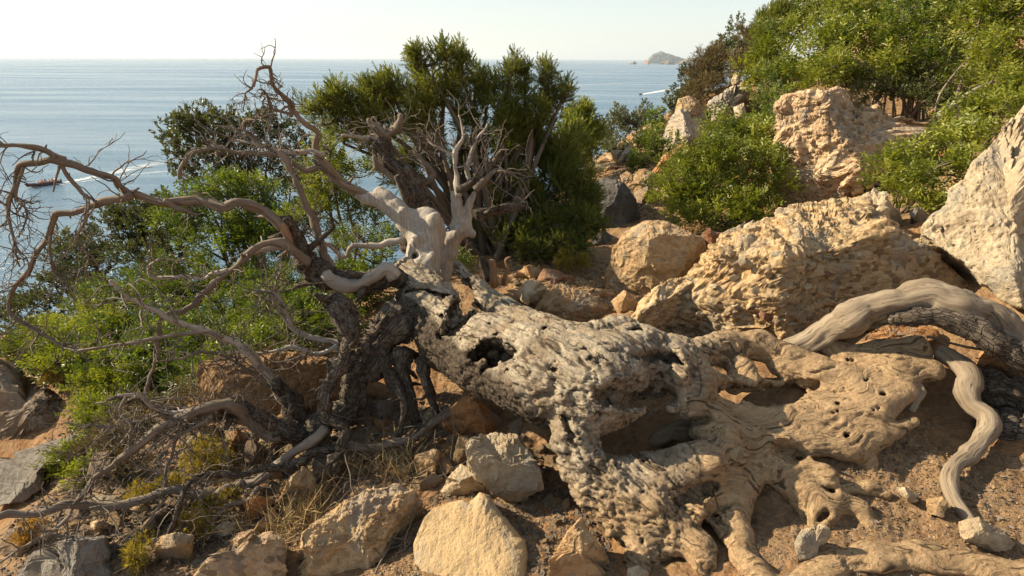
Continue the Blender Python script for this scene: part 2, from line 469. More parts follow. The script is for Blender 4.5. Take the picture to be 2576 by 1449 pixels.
def ground_hit(vx, vy, ymax=25.0):
    vx = np.atleast_1d(np.asarray(vx, float)); vy = np.atleast_1d(np.asarray(vy, float))
    d = rays(vx, vy); d = d / d[:, 1:2]
    t = np.full(len(vx), ymax); lo = np.full(len(vx), .4); done = np.zeros(len(vx), bool)
    for Y in np.geomspace(.6, ymax, 70):
        hit = (~done) & (CAM_Z + d[:, 2] * Y < ground_h(d[:, 0] * Y, d[:, 1] * Y))
        t[hit] = Y; done |= hit; lo[~done] = Y
        if done.all(): break
    for _ in range(9):
        m = (lo + t) / 2; under = CAM_Z + d[:, 2] * m < ground_h(d[:, 0] * m, d[:, 1] * m)
        t = np.where(under, m, t); lo = np.where(under, lo, m)
    p = d * t[:, None]; p[:, 2] = CAM_Z + d[:, 2] * t
    return p

rr = np.concatenate([np.geomspace(.35, 14, 430), np.geomspace(14.4, 170, 90)])
aa = np.concatenate([np.linspace(-48, 50, 620), np.linspace(53, 309, 90)])       # degrees from +Y, dense in view
X = np.outer(rr, np.sin(np.radians(aa))); Yg = np.outer(rr, np.cos(np.radians(aa)))
Z = np.maximum(ground_h(X, Yg), SEA_Z - 3)
nr, na = X.shape
v = np.stack([X.ravel(), Yg.ravel(), Z.ravel()], -1)
i, j = np.meshgrid(np.arange(nr - 1), np.arange(na), indexing='ij')
j2 = (j + 1) % na
f = np.stack([i * na + j, i * na + j2, (i + 1) * na + j2, (i + 1) * na + j], -1).reshape(-1, 4)
v = np.vstack([v, [[0, 0, ground_h(0., 0.)]]])
k = np.arange(na)
cap = np.stack([np.full(na, len(v) - 1), (k + 1) % na, k], -1)
f = f[:, ::-1]; cap = cap[:, ::-1]
tag(link("ground", mesh_np("ground", v, [f, cap], M['soil'])), "brown stony hillside soil", None, None, "structure")

# ------------------------------------------------------------------ rocks
_ico = {}
def ico(s):
    if s not in _ico:
        b = bmesh.new(); bmesh.ops.create_icosphere(b, subdivisions=s, radius=1.0)
        _ico[s] = (np.array([q.co for q in b.verts]), np.array([[w.index for w in q.verts] for q in b.faces])); b.free()
    return _ico[s]

def displace_rock(p, f, s, amp, cong, seed, pits=0., ridge=.5, cs=None, chip=.6):
    n = tri_normals(p, f)
    q = p / s
    d = fbm(q * 1.6, 4, seed) * amp * 1.0 + (fbm(q * 4.5, 4, seed + 3, ridged=True) - .25) * amp * ridge + fbm(q * 16, 3, seed + 8) * amp * .22
    wq = q + fbm(q * 3, 2, seed + 50)[:, None] * .12
    for sc, a in ((.55, .5), (.22, .28), (.09, .14)):
        f1, f2, cid = worley(wq / sc, seed + int(sc * 100))
        d += amp * a * chip * ((cid - .5) * 1.0 + .5 * smooth(.0, .18, f2 - f1) - .3)
    d = d * s
    if cong:
        cs = cs or .075
        m = smooth(-.25, .25, fbm(q * 1.8, 3, seed + 40))
        for sc, a in ((cs, .38), (cs * .5, .36), (cs * .27, .26)):
            f1, f2, cid = worley(p / sc + seed, seed + int(sc * 1000))
            d += sc * a * cong * (np.clip(1.05 - f1 * 1.35, 0, 1) ** .6 * (cid * 1.5 - .3) - .25) * (.35 + .65 * m)
    if pits:
        f1, f2, cid = worley(p / (.16 * s) + seed, seed + 77)
        d -= .07 * s * pits * smooth(.42, .2, f1) * (cid > .45)
        f1, f2, cid = worley(p / (.06 * s) + seed, seed + 79)
        d -= .03 * s * pits * smooth(.42, .2, f1) * (cid > .4)
    return p + n * d[:, None]

def poly_radius(outline, th):
    o = np.asarray(outline, float); c = np.array([(o[:, 0].min() + o[:, 0].max()) / 2, (o[:, 1].min() + o[:, 1].max()) / 2])
    q = np.vstack([o, o[:1]]); pts = []
    for a, b in zip(q[:-1], q[1:]):
        t = np.linspace(0, 1, 24, endpoint=False)[:, None]; pts.append(a + (b - a) * t)
    pts = np.vstack(pts) - c
    an = np.arctan2(pts[:, 1], pts[:, 0]); r = np.hypot(pts[:, 0], pts[:, 1])
    bins = np.linspace(-np.pi, np.pi, 181); ix = np.clip(np.digitize(an, bins) - 1, 0, 179)
    rr = np.full(180, np.nan)
    for k in range(180):
        m = ix == k
        if m.any(): rr[k] = r[m].max()
    ctr = (bins[:-1] + bins[1:]) / 2; ok = ~np.isnan(rr)
    rad = np.interp(th, np.concatenate([ctr[ok] - 2 * np.pi, ctr[ok], ctr[ok] + 2 * np.pi]), np.tile(rr[ok], 3))
    return c, rad

_rs = [100]
def rock(name, label, cat, outline, Y=None, th=None, mat='tan', n=2.7, lean=.6, gx=0., amp=.075, cong=0., pits=0., facets=11, group=None,
         parent=None, kind=None, sub=None, sink=.25, dy=0., ridge=.5, cs=None, seed=None, top=None, chip=.6):
    """outline: what the stone shows from the path; Y: distance (from the ground below its foot when None); th: half thickness in metres"""
    _rs[0] += 11; seed = seed or _rs[0]; rng = np.random.default_rng(seed)
    o = np.asarray(outline, float)
    area = .5 * abs(np.dot(o[:, 0], np.roll(o[:, 1], 1)) - np.dot(o[:, 1], np.roll(o[:, 0], 1)))
    b = o[o[:, 1].argmax()]
    auto = Y is None
    if Y is None:
        yg = ground_hit(b[0], min(b[1], 1470) - 6)[0, 1]
        Y = yg + dy
    sz = math.sqrt(area) * mpp(Y)
    th = th if th is not None else sz * .5
    if auto: Y -= .45 * th
    if sub is None:
        sub = 4
        while sub < 7 and (10 * 4 ** (sub - 1)) < area / 5.5: sub += 1
        sub = max(sub, 4)
    u, f = ico(sub)
    # sphere axes: x right, y up in picture, z towards the eye
    c, s = u[:, 2], np.hypot(u[:, 0], u[:, 1])
    thv = np.arctan2(-u[:, 1], u[:, 0])
    k = 1 / (np.abs(c) ** n + s ** n) ** (1 / n)
    cc, ss = c * k, s * k
    ctr, rad = poly_radius(o, thv)
    dvx, dvy = rad * ss * np.cos(thv), rad * ss * np.sin(thv)
    hgt = (o[:, 1].max() - o[:, 1].min())
    Yv = Y + th * .5 + gx * dvx * mpp(Y) - lean * dvy / hgt * 2 * th - cc * th * np.where(cc > 0, 1.0, 1.2)
    p = P(ctr[0] + dvx, ctr[1] + dvy, Yv)
    m = p.mean(0)
    for _ in range(facets):
        d = rng.normal(size=3); d[1] = -abs(d[1]) * 1.2 - .2; d[2] = d[2] * .8 + .35
        if top is not None and _ == 0: d = np.array(top, float)
        d /= np.linalg.norm(d)
        q = (p - m) @ d; hh = np.quantile(q, rng.uniform(.62, .90))
        over = np.clip(q - hh, 0, None)
        p = p - d * (over * .92)[:, None]
    p = displace_rock(p, f, max(sz, .02) * .5, amp, cong, seed, pits, ridge, cs, chip)
    # the worn edges come back to the size the stone shows
    for _it in range(3):
        qx, qy = V_of(p); ex, ey = qx - ctr[0], qy - ctr[1]
        an = np.arctan2(ey, ex); rd = np.hypot(ex, ey)
        nb = 60; ix = np.clip(((an + np.pi) / (2 * np.pi) * nb).astype(int), 0, nb - 1)
        mx = np.zeros(nb); np.maximum.at(mx, ix, rd)
        bc = -np.pi + (np.arange(nb) + .5) * 2 * np.pi / nb
        rt = np.clip(poly_radius(o, bc)[1] / np.maximum(mx, 1e-6), .7, 1.9)
        if _it < 2: rt = (np.roll(rt, 1) + 2 * rt + np.roll(rt, -1)) / 4
        else: rt = 1 + (rt - 1) * .6
        ratio = np.interp(an, np.concatenate([bc - 2 * np.pi, bc, bc + 2 * np.pi]), np.tile(rt, 3))
        p = P(ctr[0] + ex * ratio, ctr[1] + ey * ratio, p[:, 1])
    p[:, 2] -= sink * sz * np.clip(-cc, 0, 1)
    m = p.mean(0)
    # faces outward
    if ((tri_normals(p, f) * (p - m)).sum(1)).mean() < 0: f = f[:, ::-1]
    mm = M[mat] if isinstance(mat, str) else mat
    if parent is not None:
        return part(name, parent, p, f, mm, smooth_=False)
    return solo(name, label, cat, p, f, mm, group, kind, smooth_=False)

# ---- far islands and stacks (they stand in the sea)
def sea_rock(name, label, cat, outline, base_y, mat, th, amp=.1, kind=None, **k):
    cx = np.mean([q[0] for q in outline]); Y = float(sea_hit(cx, base_y)[1])
    return rock(name, label, cat, outline, Y, th, mat, amp=amp, lean=.2, kind=kind, sink=0, sub=k.pop('sub', 5), **k)
HZ = lambda vx: CY - FPX * math.tan(R(PITCH)) + (vx - CX) * math.tan(R(ROLL))
sea_rock("island", "hazy blue grey island with a pointed summit on the horizon", "island",
         [(1626, 161), (1631, 147), (1640, 136), (1650, 133), (1661, 128), (1672, 132), (1684, 135), (1697, 140), (1712, 143), (1722, 147), (1740, 151), (1752, 158), (1700, 163)],
         159.5, 'island', 350, facets=1, n=2.2, sub=6, amp=.08)
sea_rock("sea_stack", "steep brown sea stack standing before the hazy island", "rock", [(1616, 163), (1619, 155), (1623, 149), (1628, 152), (1632, 151), (1635, 163)], 162, 'stack', 60, facets=3)
sea_rock("sea_stack", "low dark sea rock with a small peak, outermost from the island", "rock", [(1581, 161), (1590, 158), (1596, 153), (1600, 158), (1603, 162), (1592, 163)], 161.6, 'stack', 50, facets=2)
sea_rock("sea_stack", "low reef with a square knob before the island", "rock", [(1656, 161), (1666, 158), (1675, 156), (1682, 151), (1685, 157), (1695, 158), (1702, 163), (1680, 164)], 162.3, 'stack', 60, facets=2)
sea_rock("headland", "low brown headland running behind the hillside shrubs", "headland", [(1700, 162), (1712, 154), (1728, 147), (1742, 145), (1758, 150), (1790, 152), (1800, 164), (1740, 166)], 163.2, 'stack', 200, facets=2, sub=6)

# ---- rocks near the eye
rock("boulder", "dark cracked boulder at the left edge above the flat grey slab", "boulder",
     [(-60, 885), (40, 900), (70, 935), (110, 955), (165, 1000), (185, 1040), (190, 1075), (160, 1105), (70, 1122), (-60, 1140)], 3.35, .40, 'brown', n=3.4, amp=.14, chip=1.0, lean=.4)
rock("boulder", "flat topped grey slab at the left edge with a dark hollow under it", "boulder",
     [(-60, 1145), (33, 1122), (100, 1109), (157, 1096), (200, 1089), (214, 1102), (197, 1126), (143, 1163), (112, 1190), (105, 1230), (60, 1262), (-60, 1290)], 2.75, .32, 'grey', n=3.4, top=(-.25, -.35, 1), amp=.07)
rock("boulder", "broad greyish boulder in the bottom left corner", "boulder",
     [(-10, 1480), (33, 1426), (93, 1373), (167, 1356), (220, 1347), (267, 1347), (280, 1386), (290, 1413), (320, 1433), (335, 1490), (150, 1520)], None, .25, 'grey', n=3, top=(-.1, -.4, 1), amp=.08)
rock("rock", "pinkish tan rock with a white edge below the dead branch tips", "rock", [(360, 1395), (377, 1356), (443, 1337), (490, 1344), (482, 1396), (420, 1432), (383, 1416)], None, .12, 'tan')
rock("rock", "orange red rock beneath the longest low branch", "rock", [(555, 1255), (610, 1234), (667, 1250), (697, 1259), (670, 1288), (633, 1312), (600, 1312), (560, 1290)], None, .12, 'orange')
rock("rock", "rough tan rock left of the hanging bark limb", "rock", [(697, 1255), (720, 1206), (763, 1170), (792, 1190), (799, 1240), (770, 1264), (735, 1284), (700, 1278)], None, .15, 'tan', cong=.5)
rock("rock", "ochre wedge shaped stone leaning between two rocks", "rock", [(630, 1348), (650, 1312), (690, 1275), (699, 1300), (682, 1342), (650, 1352)], None, .07, 'tan')
rock("rock", "thin pale flat stone next to the yellow cushion plants", "rock", [(528, 1337), (560, 1312), (606, 1312), (582, 1346), (545, 1352)], None, .06, 'pale')
rock("rock", "wide pinkish rubbly rock at the bottom edge below the dead branches", "rock",
     [(465, 1480), (520, 1400), (560, 1380), (640, 1340), (690, 1333), (718, 1360), (724, 1440), (710, 1490)], None, .18, 'congp', cong=.6, n=3)
rock("boulder", "big rough crusted tan boulder left of the smooth slab", "boulder",
     [(715, 1490), (735, 1400), (760, 1335), (800, 1300), (859, 1262), (925, 1220), (1002, 1211), (1060, 1234), (1074, 1275), (1060, 1305), (1040, 1332), (1000, 1365), (985, 1430), (975, 1500)],
     None, .24, 'tan', dy=.16, cong=.7, n=3.2, top=(-.3, -.5, 1), amp=.1)
rock("slab", "large smooth tan slab with a rounded outline at the bottom edge", "slab",
     [(1038, 1500), (1036, 1366), (1063, 1303), (1090, 1274), (1159, 1254), (1182, 1258), (1209, 1237), (1234, 1247), (1261, 1289), (1297, 1329), (1327, 1359), (1335, 1406), (1325, 1500)],
     1.68, .13, 'slab', n=7, lean=1.3, top=(-.28, -.55, 1), facets=1, amp=.035, ridge=.4, chip=.7)
rock("rock", "pale cracked limestone rock in front of the trunk's dark underside", "rock",
     [(1168, 1117), (1192, 1094), (1242, 1084), (1301, 1091), (1334, 1133), (1354, 1166), (1371, 1199), (1374, 1231), (1337, 1255), (1299, 1268), (1232, 1241), (1222, 1226), (1193, 1207), (1173, 1166)],
     None, .2, 'pale', n=3, amp=.14, top=(-.2, -.6, 1))
rock("rock", "smaller pale rock wedged between the cracked rock and the smooth slab", "rock", [(1096, 1238), (1159, 1161), (1177, 1173), (1197, 1209), (1224, 1226), (1190, 1252), (1155, 1260), (1112, 1265)], None, .12, 'pale')
rock("rock", "ochre block standing in the hollow left of the pale cracked rock", "rock", [(1043, 1146), (1092, 1127), (1124, 1143), (1121, 1179), (1092, 1198), (1047, 1195)], None, .1, 'tan', n=3.5, amp=.13)
rock("rock", "rounded brown stone at the back of the rough crusted boulder", "rock", [(1053, 1215), (1085, 1191), (1117, 1199), (1107, 1235), (1060, 1245)], None, .07, 'brown')
rock("rock", "upright orange rock face under the fallen trunk", "rock",
     [(1100, 1035), (1145, 990), (1179, 980), (1195, 1005), (1229, 1020), (1268, 1046), (1262, 1078), (1219, 1090), (1189, 1103), (1169, 1120), (1143, 1127), (1137, 1089), (1115, 1069)], None, .15, 'orange', n=3)
rock("rock", "jagged tan rock with a pointed top below the root bulb", "rock", [(1360, 1490), (1379, 1413), (1425, 1333), (1465, 1294), (1484, 1333), (1521, 1383), (1537, 1416), (1555, 1490)], None, .13, 'tan', cong=.4)
rock("rock", "small cream stone at the bottom edge under the root mass", "rock", [(1570, 1475), (1579, 1429), (1605, 1421), (1631, 1436), (1640, 1475)], None, .05, 'pale')

rock("rock", "flat grey tan rock under the forked bark limbs", "rock", [(538, 1100), (580, 1082), (626, 1086), (620, 1118), (560, 1128)], None, .1, 'brown')
rock("rock", "rough tan rock directly below the bark limb's elbow", "rock", [(624, 1110), (650, 1078), (700, 1074), (712, 1120), (680, 1142), (635, 1142)], None, .13, 'tan', cong=.4)
rock("rock", "whitish wedge rock left of the rough tan one under the limbs", "rock", [(462, 1122), (480, 1096), (506, 1092), (508, 1122), (480, 1134)], None, .07, 'pale')
rock("rock", "brown blocky rock beside the flat grey slab", "rock", [(218, 1190), (232, 1140), (276, 1132), (284, 1190), (268, 1228), (228, 1226)], None, .14, 'brown', n=3.2)
rock("rock", "tan rock under the middle of the longest low branch", "rock", [(292, 1320), (300, 1262), (345, 1246), (374, 1280), (368, 1326), (320, 1334)], None, .13, 'tan')
rock("rock", "pinkish low rock above the bottom left boulder", "rock", [(180, 1345), (205, 1314), (262, 1306), (284, 1336), (270, 1352), (210, 1356)], None, .1, 'congp', cong=.4)
rock("rock", "pale upright stone beside the hanging bark limb", "rock", [(818, 1200), (822, 1146), (842, 1138), (854, 1170), (846, 1206)], None, .06, 'pale')
rock("rock", "grey rock deep under the trunk between the bark limbs", "rock", [(926, 1055), (940, 1010), (985, 1002), (1000, 1040), (980, 1062)], None, .12, 'grey')
rock("rock", "tan rock to the right of the yellow cushion plants", "rock", [(640, 1200), (668, 1168), (705, 1165), (712, 1200), (680, 1218)], None, .1, 'tan')
rock("rock", "dark brown rock at the left end of the longest low branch", "rock", [(-20, 1380), (20, 1330), (70, 1322), (96, 1360), (60, 1400), (0, 1410)], None, .15, 'brown')
rock("rock", "grey rock under the white twig ends at the left", "rock", [(110, 1300), (140, 1268), (190, 1262), (210, 1296), (170, 1316)], None, .12, 'brown')
rock("rock", "tan rock half covered by dry grass left of the crusted boulder", "rock", [(560, 1365), (590, 1340), (640, 1330), (650, 1352), (610, 1378)], None, .1, 'congp', cong=.3)
rock("boulder", "rounded boulder with a bright rim and flat orange brown face behind the trunk", "boulder",
     [(1523, 716), (1520, 683), (1540, 623), (1573, 580), (1625, 553), (1677, 555), (1722, 577), (1792, 600), (1778, 645), (1740, 695), (1680, 748), (1600, 742), (1545, 732)],
     3.95, .38, 'tan', n=3.4, amp=.07, top=(.1, -1, .25), facets=5)
rock("rock", "broad golden rock resting against the upper side of the trunk", "rock",
     [(1335, 770), (1359, 734), (1389, 714), (1425, 721), (1465, 728), (1511, 748), (1544, 764), (1556, 785), (1500, 815), (1409, 815), (1355, 795)], 3.35, .2, 'tan', cong=.4)
rock("rock", "grey white rock between the golden rock and the trunk's broken shell", "rock", [(1296, 732), (1325, 704), (1381, 711), (1361, 738), (1341, 772), (1312, 756)], 3.6, .15, 'pale')
rock("rock", "yellowish block at the foot of the rounded boulder", "rock", [(1537, 752), (1569, 728), (1607, 750), (1594, 780), (1555, 787)], 3.4, .09, 'tan', n=3.3)
rock("rock", "small orange stone on the path left of the rounded boulder", "rock", [(1503, 742), (1532, 724), (1554, 740), (1525, 757)], None, .06, 'orange')
rock("rock", "small bright orange stone by the broken stakes", "rock", [(1288, 706), (1305, 678), (1327, 696), (1312, 710)], None, .05, 'orange')
rock("rock", "pinkish block on the path edge behind the trunk", "rock", [(1300, 674), (1330, 666), (1360, 670), (1362, 692), (1345, 708), (1313, 692)], None, .1, 'tan', n=3.4)
rock("rock", "long flat reddish rock crossing the path behind the trunk", "rock", [(1352, 695), (1365, 673), (1400, 675), (1447, 690), (1459, 722), (1400, 720)], None, .12, 'red')
rock("boulder", "grey boulder in shade with a small yellow green plant in front", "boulder", [(1357, 645), (1399, 618), (1469, 611), (1504, 640), (1501, 668), (1445, 685), (1369, 676)], None, .25, 'shadegrey', dy=.2)
rock("rock", "pointed grey rock in the shade of the juniper", "rock", [(1307, 672), (1332, 628), (1361, 624), (1367, 673)], None, .12, 'shadegrey', dy=.2)
rock("rock", "grey block in shade left of the rounded boulder", "rock", [(1480, 612), (1519, 574), (1564, 591), (1544, 640), (1492, 640)], None, .2, 'shadegrey', dy=.2)
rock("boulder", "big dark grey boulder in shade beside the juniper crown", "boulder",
     [(1460, 500), (1490, 453), (1530, 446), (1570, 458), (1602, 500), (1614, 540), (1597, 577), (1560, 588), (1500, 584), (1468, 562)], None, .45, 'shadegrey', amp=.07, dy=.3)
rock("rock", "orange rock at the near end of the distant rubble path", "rock", [(1466, 437), (1475, 415), (1497, 411), (1494, 439)], None, .15, 'orange')
rock("rock", "rounded tan rock in the middle of the distant rubble path", "rock", [(1593, 447), (1605, 428), (1644, 428), (1654, 450), (1641, 480), (1602, 471)], None, .25, 'tan')
rock("rock", "grey block at the far end of the rubble path under the shrubs", "rock", [(1553, 404), (1575, 370), (1594, 365), (1596, 409)], None, .25, 'greyfar')
rock("rock", "flat rubbly slab across the distant path", "rock", [(1483, 400), (1530, 383), (1587, 403), (1597, 432), (1500, 434)], None, .3, 'congp', cong=.5, cs=.15)
rock("rock", "low tan rock at the left of the rounded path rock", "rock", [(1560, 440), (1578, 428), (1597, 440), (1592, 462), (1565, 460)], None, .18, 'tan')
rock("rock", "brown rock on the path above the shaded grey boulder", "rock", [(1595, 480), (1630, 468), (1650, 490), (1640, 520), (1605, 520)], None, .2, 'brown')
rock("rock", "crumbling orange outcrop under the grey cliff block", "rock", [(1638, 425), (1665, 390), (1700, 362), (1738, 345), (1735, 390), (1700, 432), (1660, 448)], None, .35, 'orange', cong=.6, cs=.15)
rock("boulder", "large grey cliff block with a flat face above the bright green shrub", "boulder",
     [(1675, 304), (1691, 283), (1715, 270), (1727, 262), (1770, 254), (1790, 264), (1788, 290), (1785, 320), (1770, 345), (1736, 372), (1685, 400), (1668, 330)], 8.6, .7, 'greyfar', n=4.5, amp=.10, facets=9, chip=1.2)
rock("rock", "tan cap rock on top of the large grey cliff block", "rock", [(1706, 248), (1732, 240), (1757, 250), (1790, 300), (1690, 300)], 9.1, .6, 'tan', n=4, chip=1.2)
rock("rock", "narrow upright grey block right of the cliff block's dark crack", "rock", [(1791, 270), (1823, 264), (1828, 290), (1816, 312), (1803, 330), (1788, 322)], 8.6, .3, 'greyfar', n=3.6)
rock("boulder", "grey brown rubbly outcrop rising to the hillside shrubs", "boulder", [(1778, 256), (1840, 215), (1884, 198), (1906, 198), (1894, 227), (1868, 247), (1858, 267), (1860, 330), (1790, 320)], 9.1, .7, 'greyfar', n=4, cong=.6, cs=.2, amp=.15, chip=1.3)
rock("rock", "small white block perched on the hillside outcrop", "rock", [(1838, 202), (1847, 186), (1864, 188), (1862, 207), (1845, 212)], 9.2, .15, 'white', n=3)
rock("rock", "white rock showing through the bright shrub beside the outcrop", "rock", [(1845, 269), (1872, 258), (1878, 285), (1850, 297)], 8.4, .2, 'white')
rock("boulder", "tall pinkish conglomerate boulder under the hillside shrubs", "boulder",
     [(1942, 267), (1970, 235), (2000, 225), (2084, 218), (2124, 215), (2136, 247), (2160, 263), (2217, 255), (2250, 265), (2317, 281), (2350, 298), (2384, 318), (2388, 340), (2340, 380), (2284, 410), (2230, 440), (2190, 480), (2100, 510), (2000, 525), (1960, 520), (1948, 440), (1943, 390), (1948, 330)],
     5.6, .6, 'congp', n=3.4, amp=.10, cong=1.1, cs=.16, facets=5)
heap = rock("rock_heap", "huge golden mound of cemented scree behind the roots", "rock",
     [(1580, 800), (1620, 743), (1717, 681), (1777, 621), (1824, 581), (1867, 560), (1910, 548), (1947, 541), (1950, 524), (1984, 514), (2050, 501), (2117, 494), (2180, 488), (2260, 560), (2290, 600), (2330, 598), (2352, 616), (2386, 656), (2406, 683), (2452, 716), (2530, 740), (2530, 790), (2300, 830), (2100, 870), (1990, 885), (1900, 890), (1800, 890), (1700, 860), (1630, 830)],
     2.98, .55, 'cong', n=3.0, lean=1.0, amp=.085, cong=1.4, cs=.085, facets=5, top=(-.3, -.7, .6), chip=.8)
rock("rock", "rubbly golden foot at the left end of the scree mound", "rock", [(1575, 800), (1610, 748), (1680, 700), (1740, 690), (1760, 760), (1740, 850), (1650, 845), (1590, 820)], 2.98, .2, 'cong', n=3, lean=.9, cong=.9, cs=.06)
rock("rock", "orange brown rocky shoulder at the right end of the scree mound", "rock", [(2170, 700), (2200, 640), (2270, 600), (2332, 596), (2356, 616), (2392, 656), (2412, 683), (2460, 716), (2560, 745), (2575, 815), (2400, 830), (2220, 800)], 2.80, .34, 'cong', n=3, lean=.9, cong=.8, cs=.06)
rock("earth_bank", "brown crumbling earth bank behind the dead branches", None, [(470, 905), (560, 880), (700, 880), (810, 890), (880, 900), (900, 1000), (840, 1060), (700, 1070), (600, 1060), (480, 1050)], 3.06, .3, 'soil', n=5, lean=.2, facets=2, amp=.10, kind="structure", cong=.5, cs=.05)
rock("boulder", "grey domed boulder sitting on top of the golden scree mound", "boulder",
     [(2110, 525), (2144, 501), (2184, 481), (2200, 466), (2226, 478), (2252, 501), (2279, 530), (2292, 576), (2266, 606), (2184, 618), (2150, 610), (2110, 575)], 3.55, .35, 'pale', n=2.8, amp=.08)
rock("slab", "pale white slab along the left crest of the scree mound", "slab", [(1770, 648), (1820, 584), (1867, 556), (1930, 540), (1950, 546), (1921, 570), (1886, 597), (1846, 629), (1794, 650)], 3.62, .1, 'white', n=3.2, lean=1.2, amp=.06)
rock("rock", "dark red stone at the left foot of the white slab", "rock", [(1763, 588), (1784, 571), (1819, 581), (1808, 615), (1777, 612)], 4.3, .12, 'red')
rock("boulder", "tall white pitted boulder at the right edge", "boulder",
     [(2760, 190), (2640, 225), (2576, 258), (2534, 305), (2494, 335), (2477, 360), (2444, 400), (2424, 440), (2387, 461), (2385, 490), (2374, 506), (2330, 534), (2318, 560), (2318, 585), (2334, 600), (2350, 620), (2384, 640), (2424, 665), (2444, 692), (2467, 720), (2500, 745), (2517, 765), (2576, 800), (2760, 860)],
     2.75, .5, 'white', n=3.2, amp=.06, pits=.5, facets=6, ridge=.35, chip=.7)
rock("rock", "grey stone in the gap between the domed and the white boulder", "rock", [(2288, 532), (2314, 518), (2338, 531), (2330, 570), (2296, 570)], 3.7, .12, 'grey')
rock("rock", "orange clay bank beneath the arched log", "rock", [(2120, 885), (2180, 838), (2230, 812), (2277, 797), (2327, 806), (2360, 826), (2370, 850), (2310, 880), (2220, 895)], 2.55, .12, 'orange', cong=.4)
rock("rock", "cluster of orange broken rock at the right edge below the arched log", "rock", [(2455, 915), (2470, 874), (2484, 861), (2530, 848), (2620, 840), (2620, 940), (2534, 936), (2494, 926)], 2.3, .12, 'orange', amp=.2, cong=.6)
rock("stone", "angular tan stone half buried below the smooth roots", "stone", [(1998, 1362), (2017, 1328), (2067, 1318), (2110, 1325), (2103, 1358), (2062, 1370), (2052, 1420), (2008, 1418)], None, .06, 'pale', n=3.4, facets=9)
rock("stone", "large angular cream stone at the tip of the curving root", "stone", [(2412, 1305), (2467, 1294), (2489, 1306), (2519, 1336), (2574, 1373), (2566, 1395), (2450, 1383), (2418, 1340)], None, .06, 'pale', n=3.6, facets=9)
rock("stone", "long tan stone pointing at the tip of the curving root", "stone", [(2248, 1224), (2284, 1224), (2329, 1260), (2326, 1284), (2297, 1268)], None, .03, 'pale', n=3)
rock("stone", "blocky tan stone touching the curving root", "stone", [(2330, 1255), (2370, 1248), (2386, 1266), (2372, 1303), (2334, 1290)], None, .035, 'tan', n=3.4)
SEEDED = np.random.default_rng(5)
_hv = np.empty(len(heap.data.vertices) * 3, np.float32); heap.data.vertices.foreach_get("co", _hv)
_hv = _hv.reshape(-1, 3) + np.array(heap.location); _hx, _hy = V_of(_hv)
def heap_hit(vx, vy):
    m = (_hx - vx) ** 2 + (_hy - vy) ** 2 < 12 ** 2
    return float(_hv[m, 1].min())
for (cx, cy, rx, ry, m) in [(2010, 592, 22, 26, 'pale'), (1926, 790, 20, 24, 'red'), (1880, 660, 34, 16, 'pale'), (1960, 640, 26, 14, 'pale'), (1938, 690, 18, 16, 'tan'), (1905, 730, 20, 14, 'pale'),
                            (1850, 700, 20, 13, 'white'), (2080, 690, 15, 12, 'red'), (2160, 640, 16, 9, 'white'), (2190, 670, 14, 10, 'white'), (2135, 715, 24, 12, 'pale'), (1800, 720, 22, 10, 'pale'),
                            (1760, 790, 16, 10, 'pale'), (1880, 800, 24, 9, 'white'), (1990, 815, 20, 6, 'white'), (1955, 805, 16, 14, 'brown'), (2080, 760, 18, 10, 'tan'), (2030, 720, 16, 10, 'pale'),
                            (1730, 745, 14, 10, 'pale'), (1850, 770, 14, 9, 'pale'), (2250, 700, 16, 10, 'brown'), (1900, 575, 26, 10, 'pale')]:
    a = np.linspace(0, 2 * np.pi, 9)[:-1] + SEEDED.uniform(-.2, .2, 8)
    r_ = SEEDED.uniform(.8, 1.15, 8)
    hp = heap_hit(cx, cy)
    rock("cobble", None, None, list(zip(cx + rx * .8 * r_ * np.cos(a), cy + ry * .8 * r_ * np.sin(a))), hp, mpp(3) * (rx + ry) * .25, m, n=3, lean=.3, sub=4, facets=6, parent=heap, sink=0)


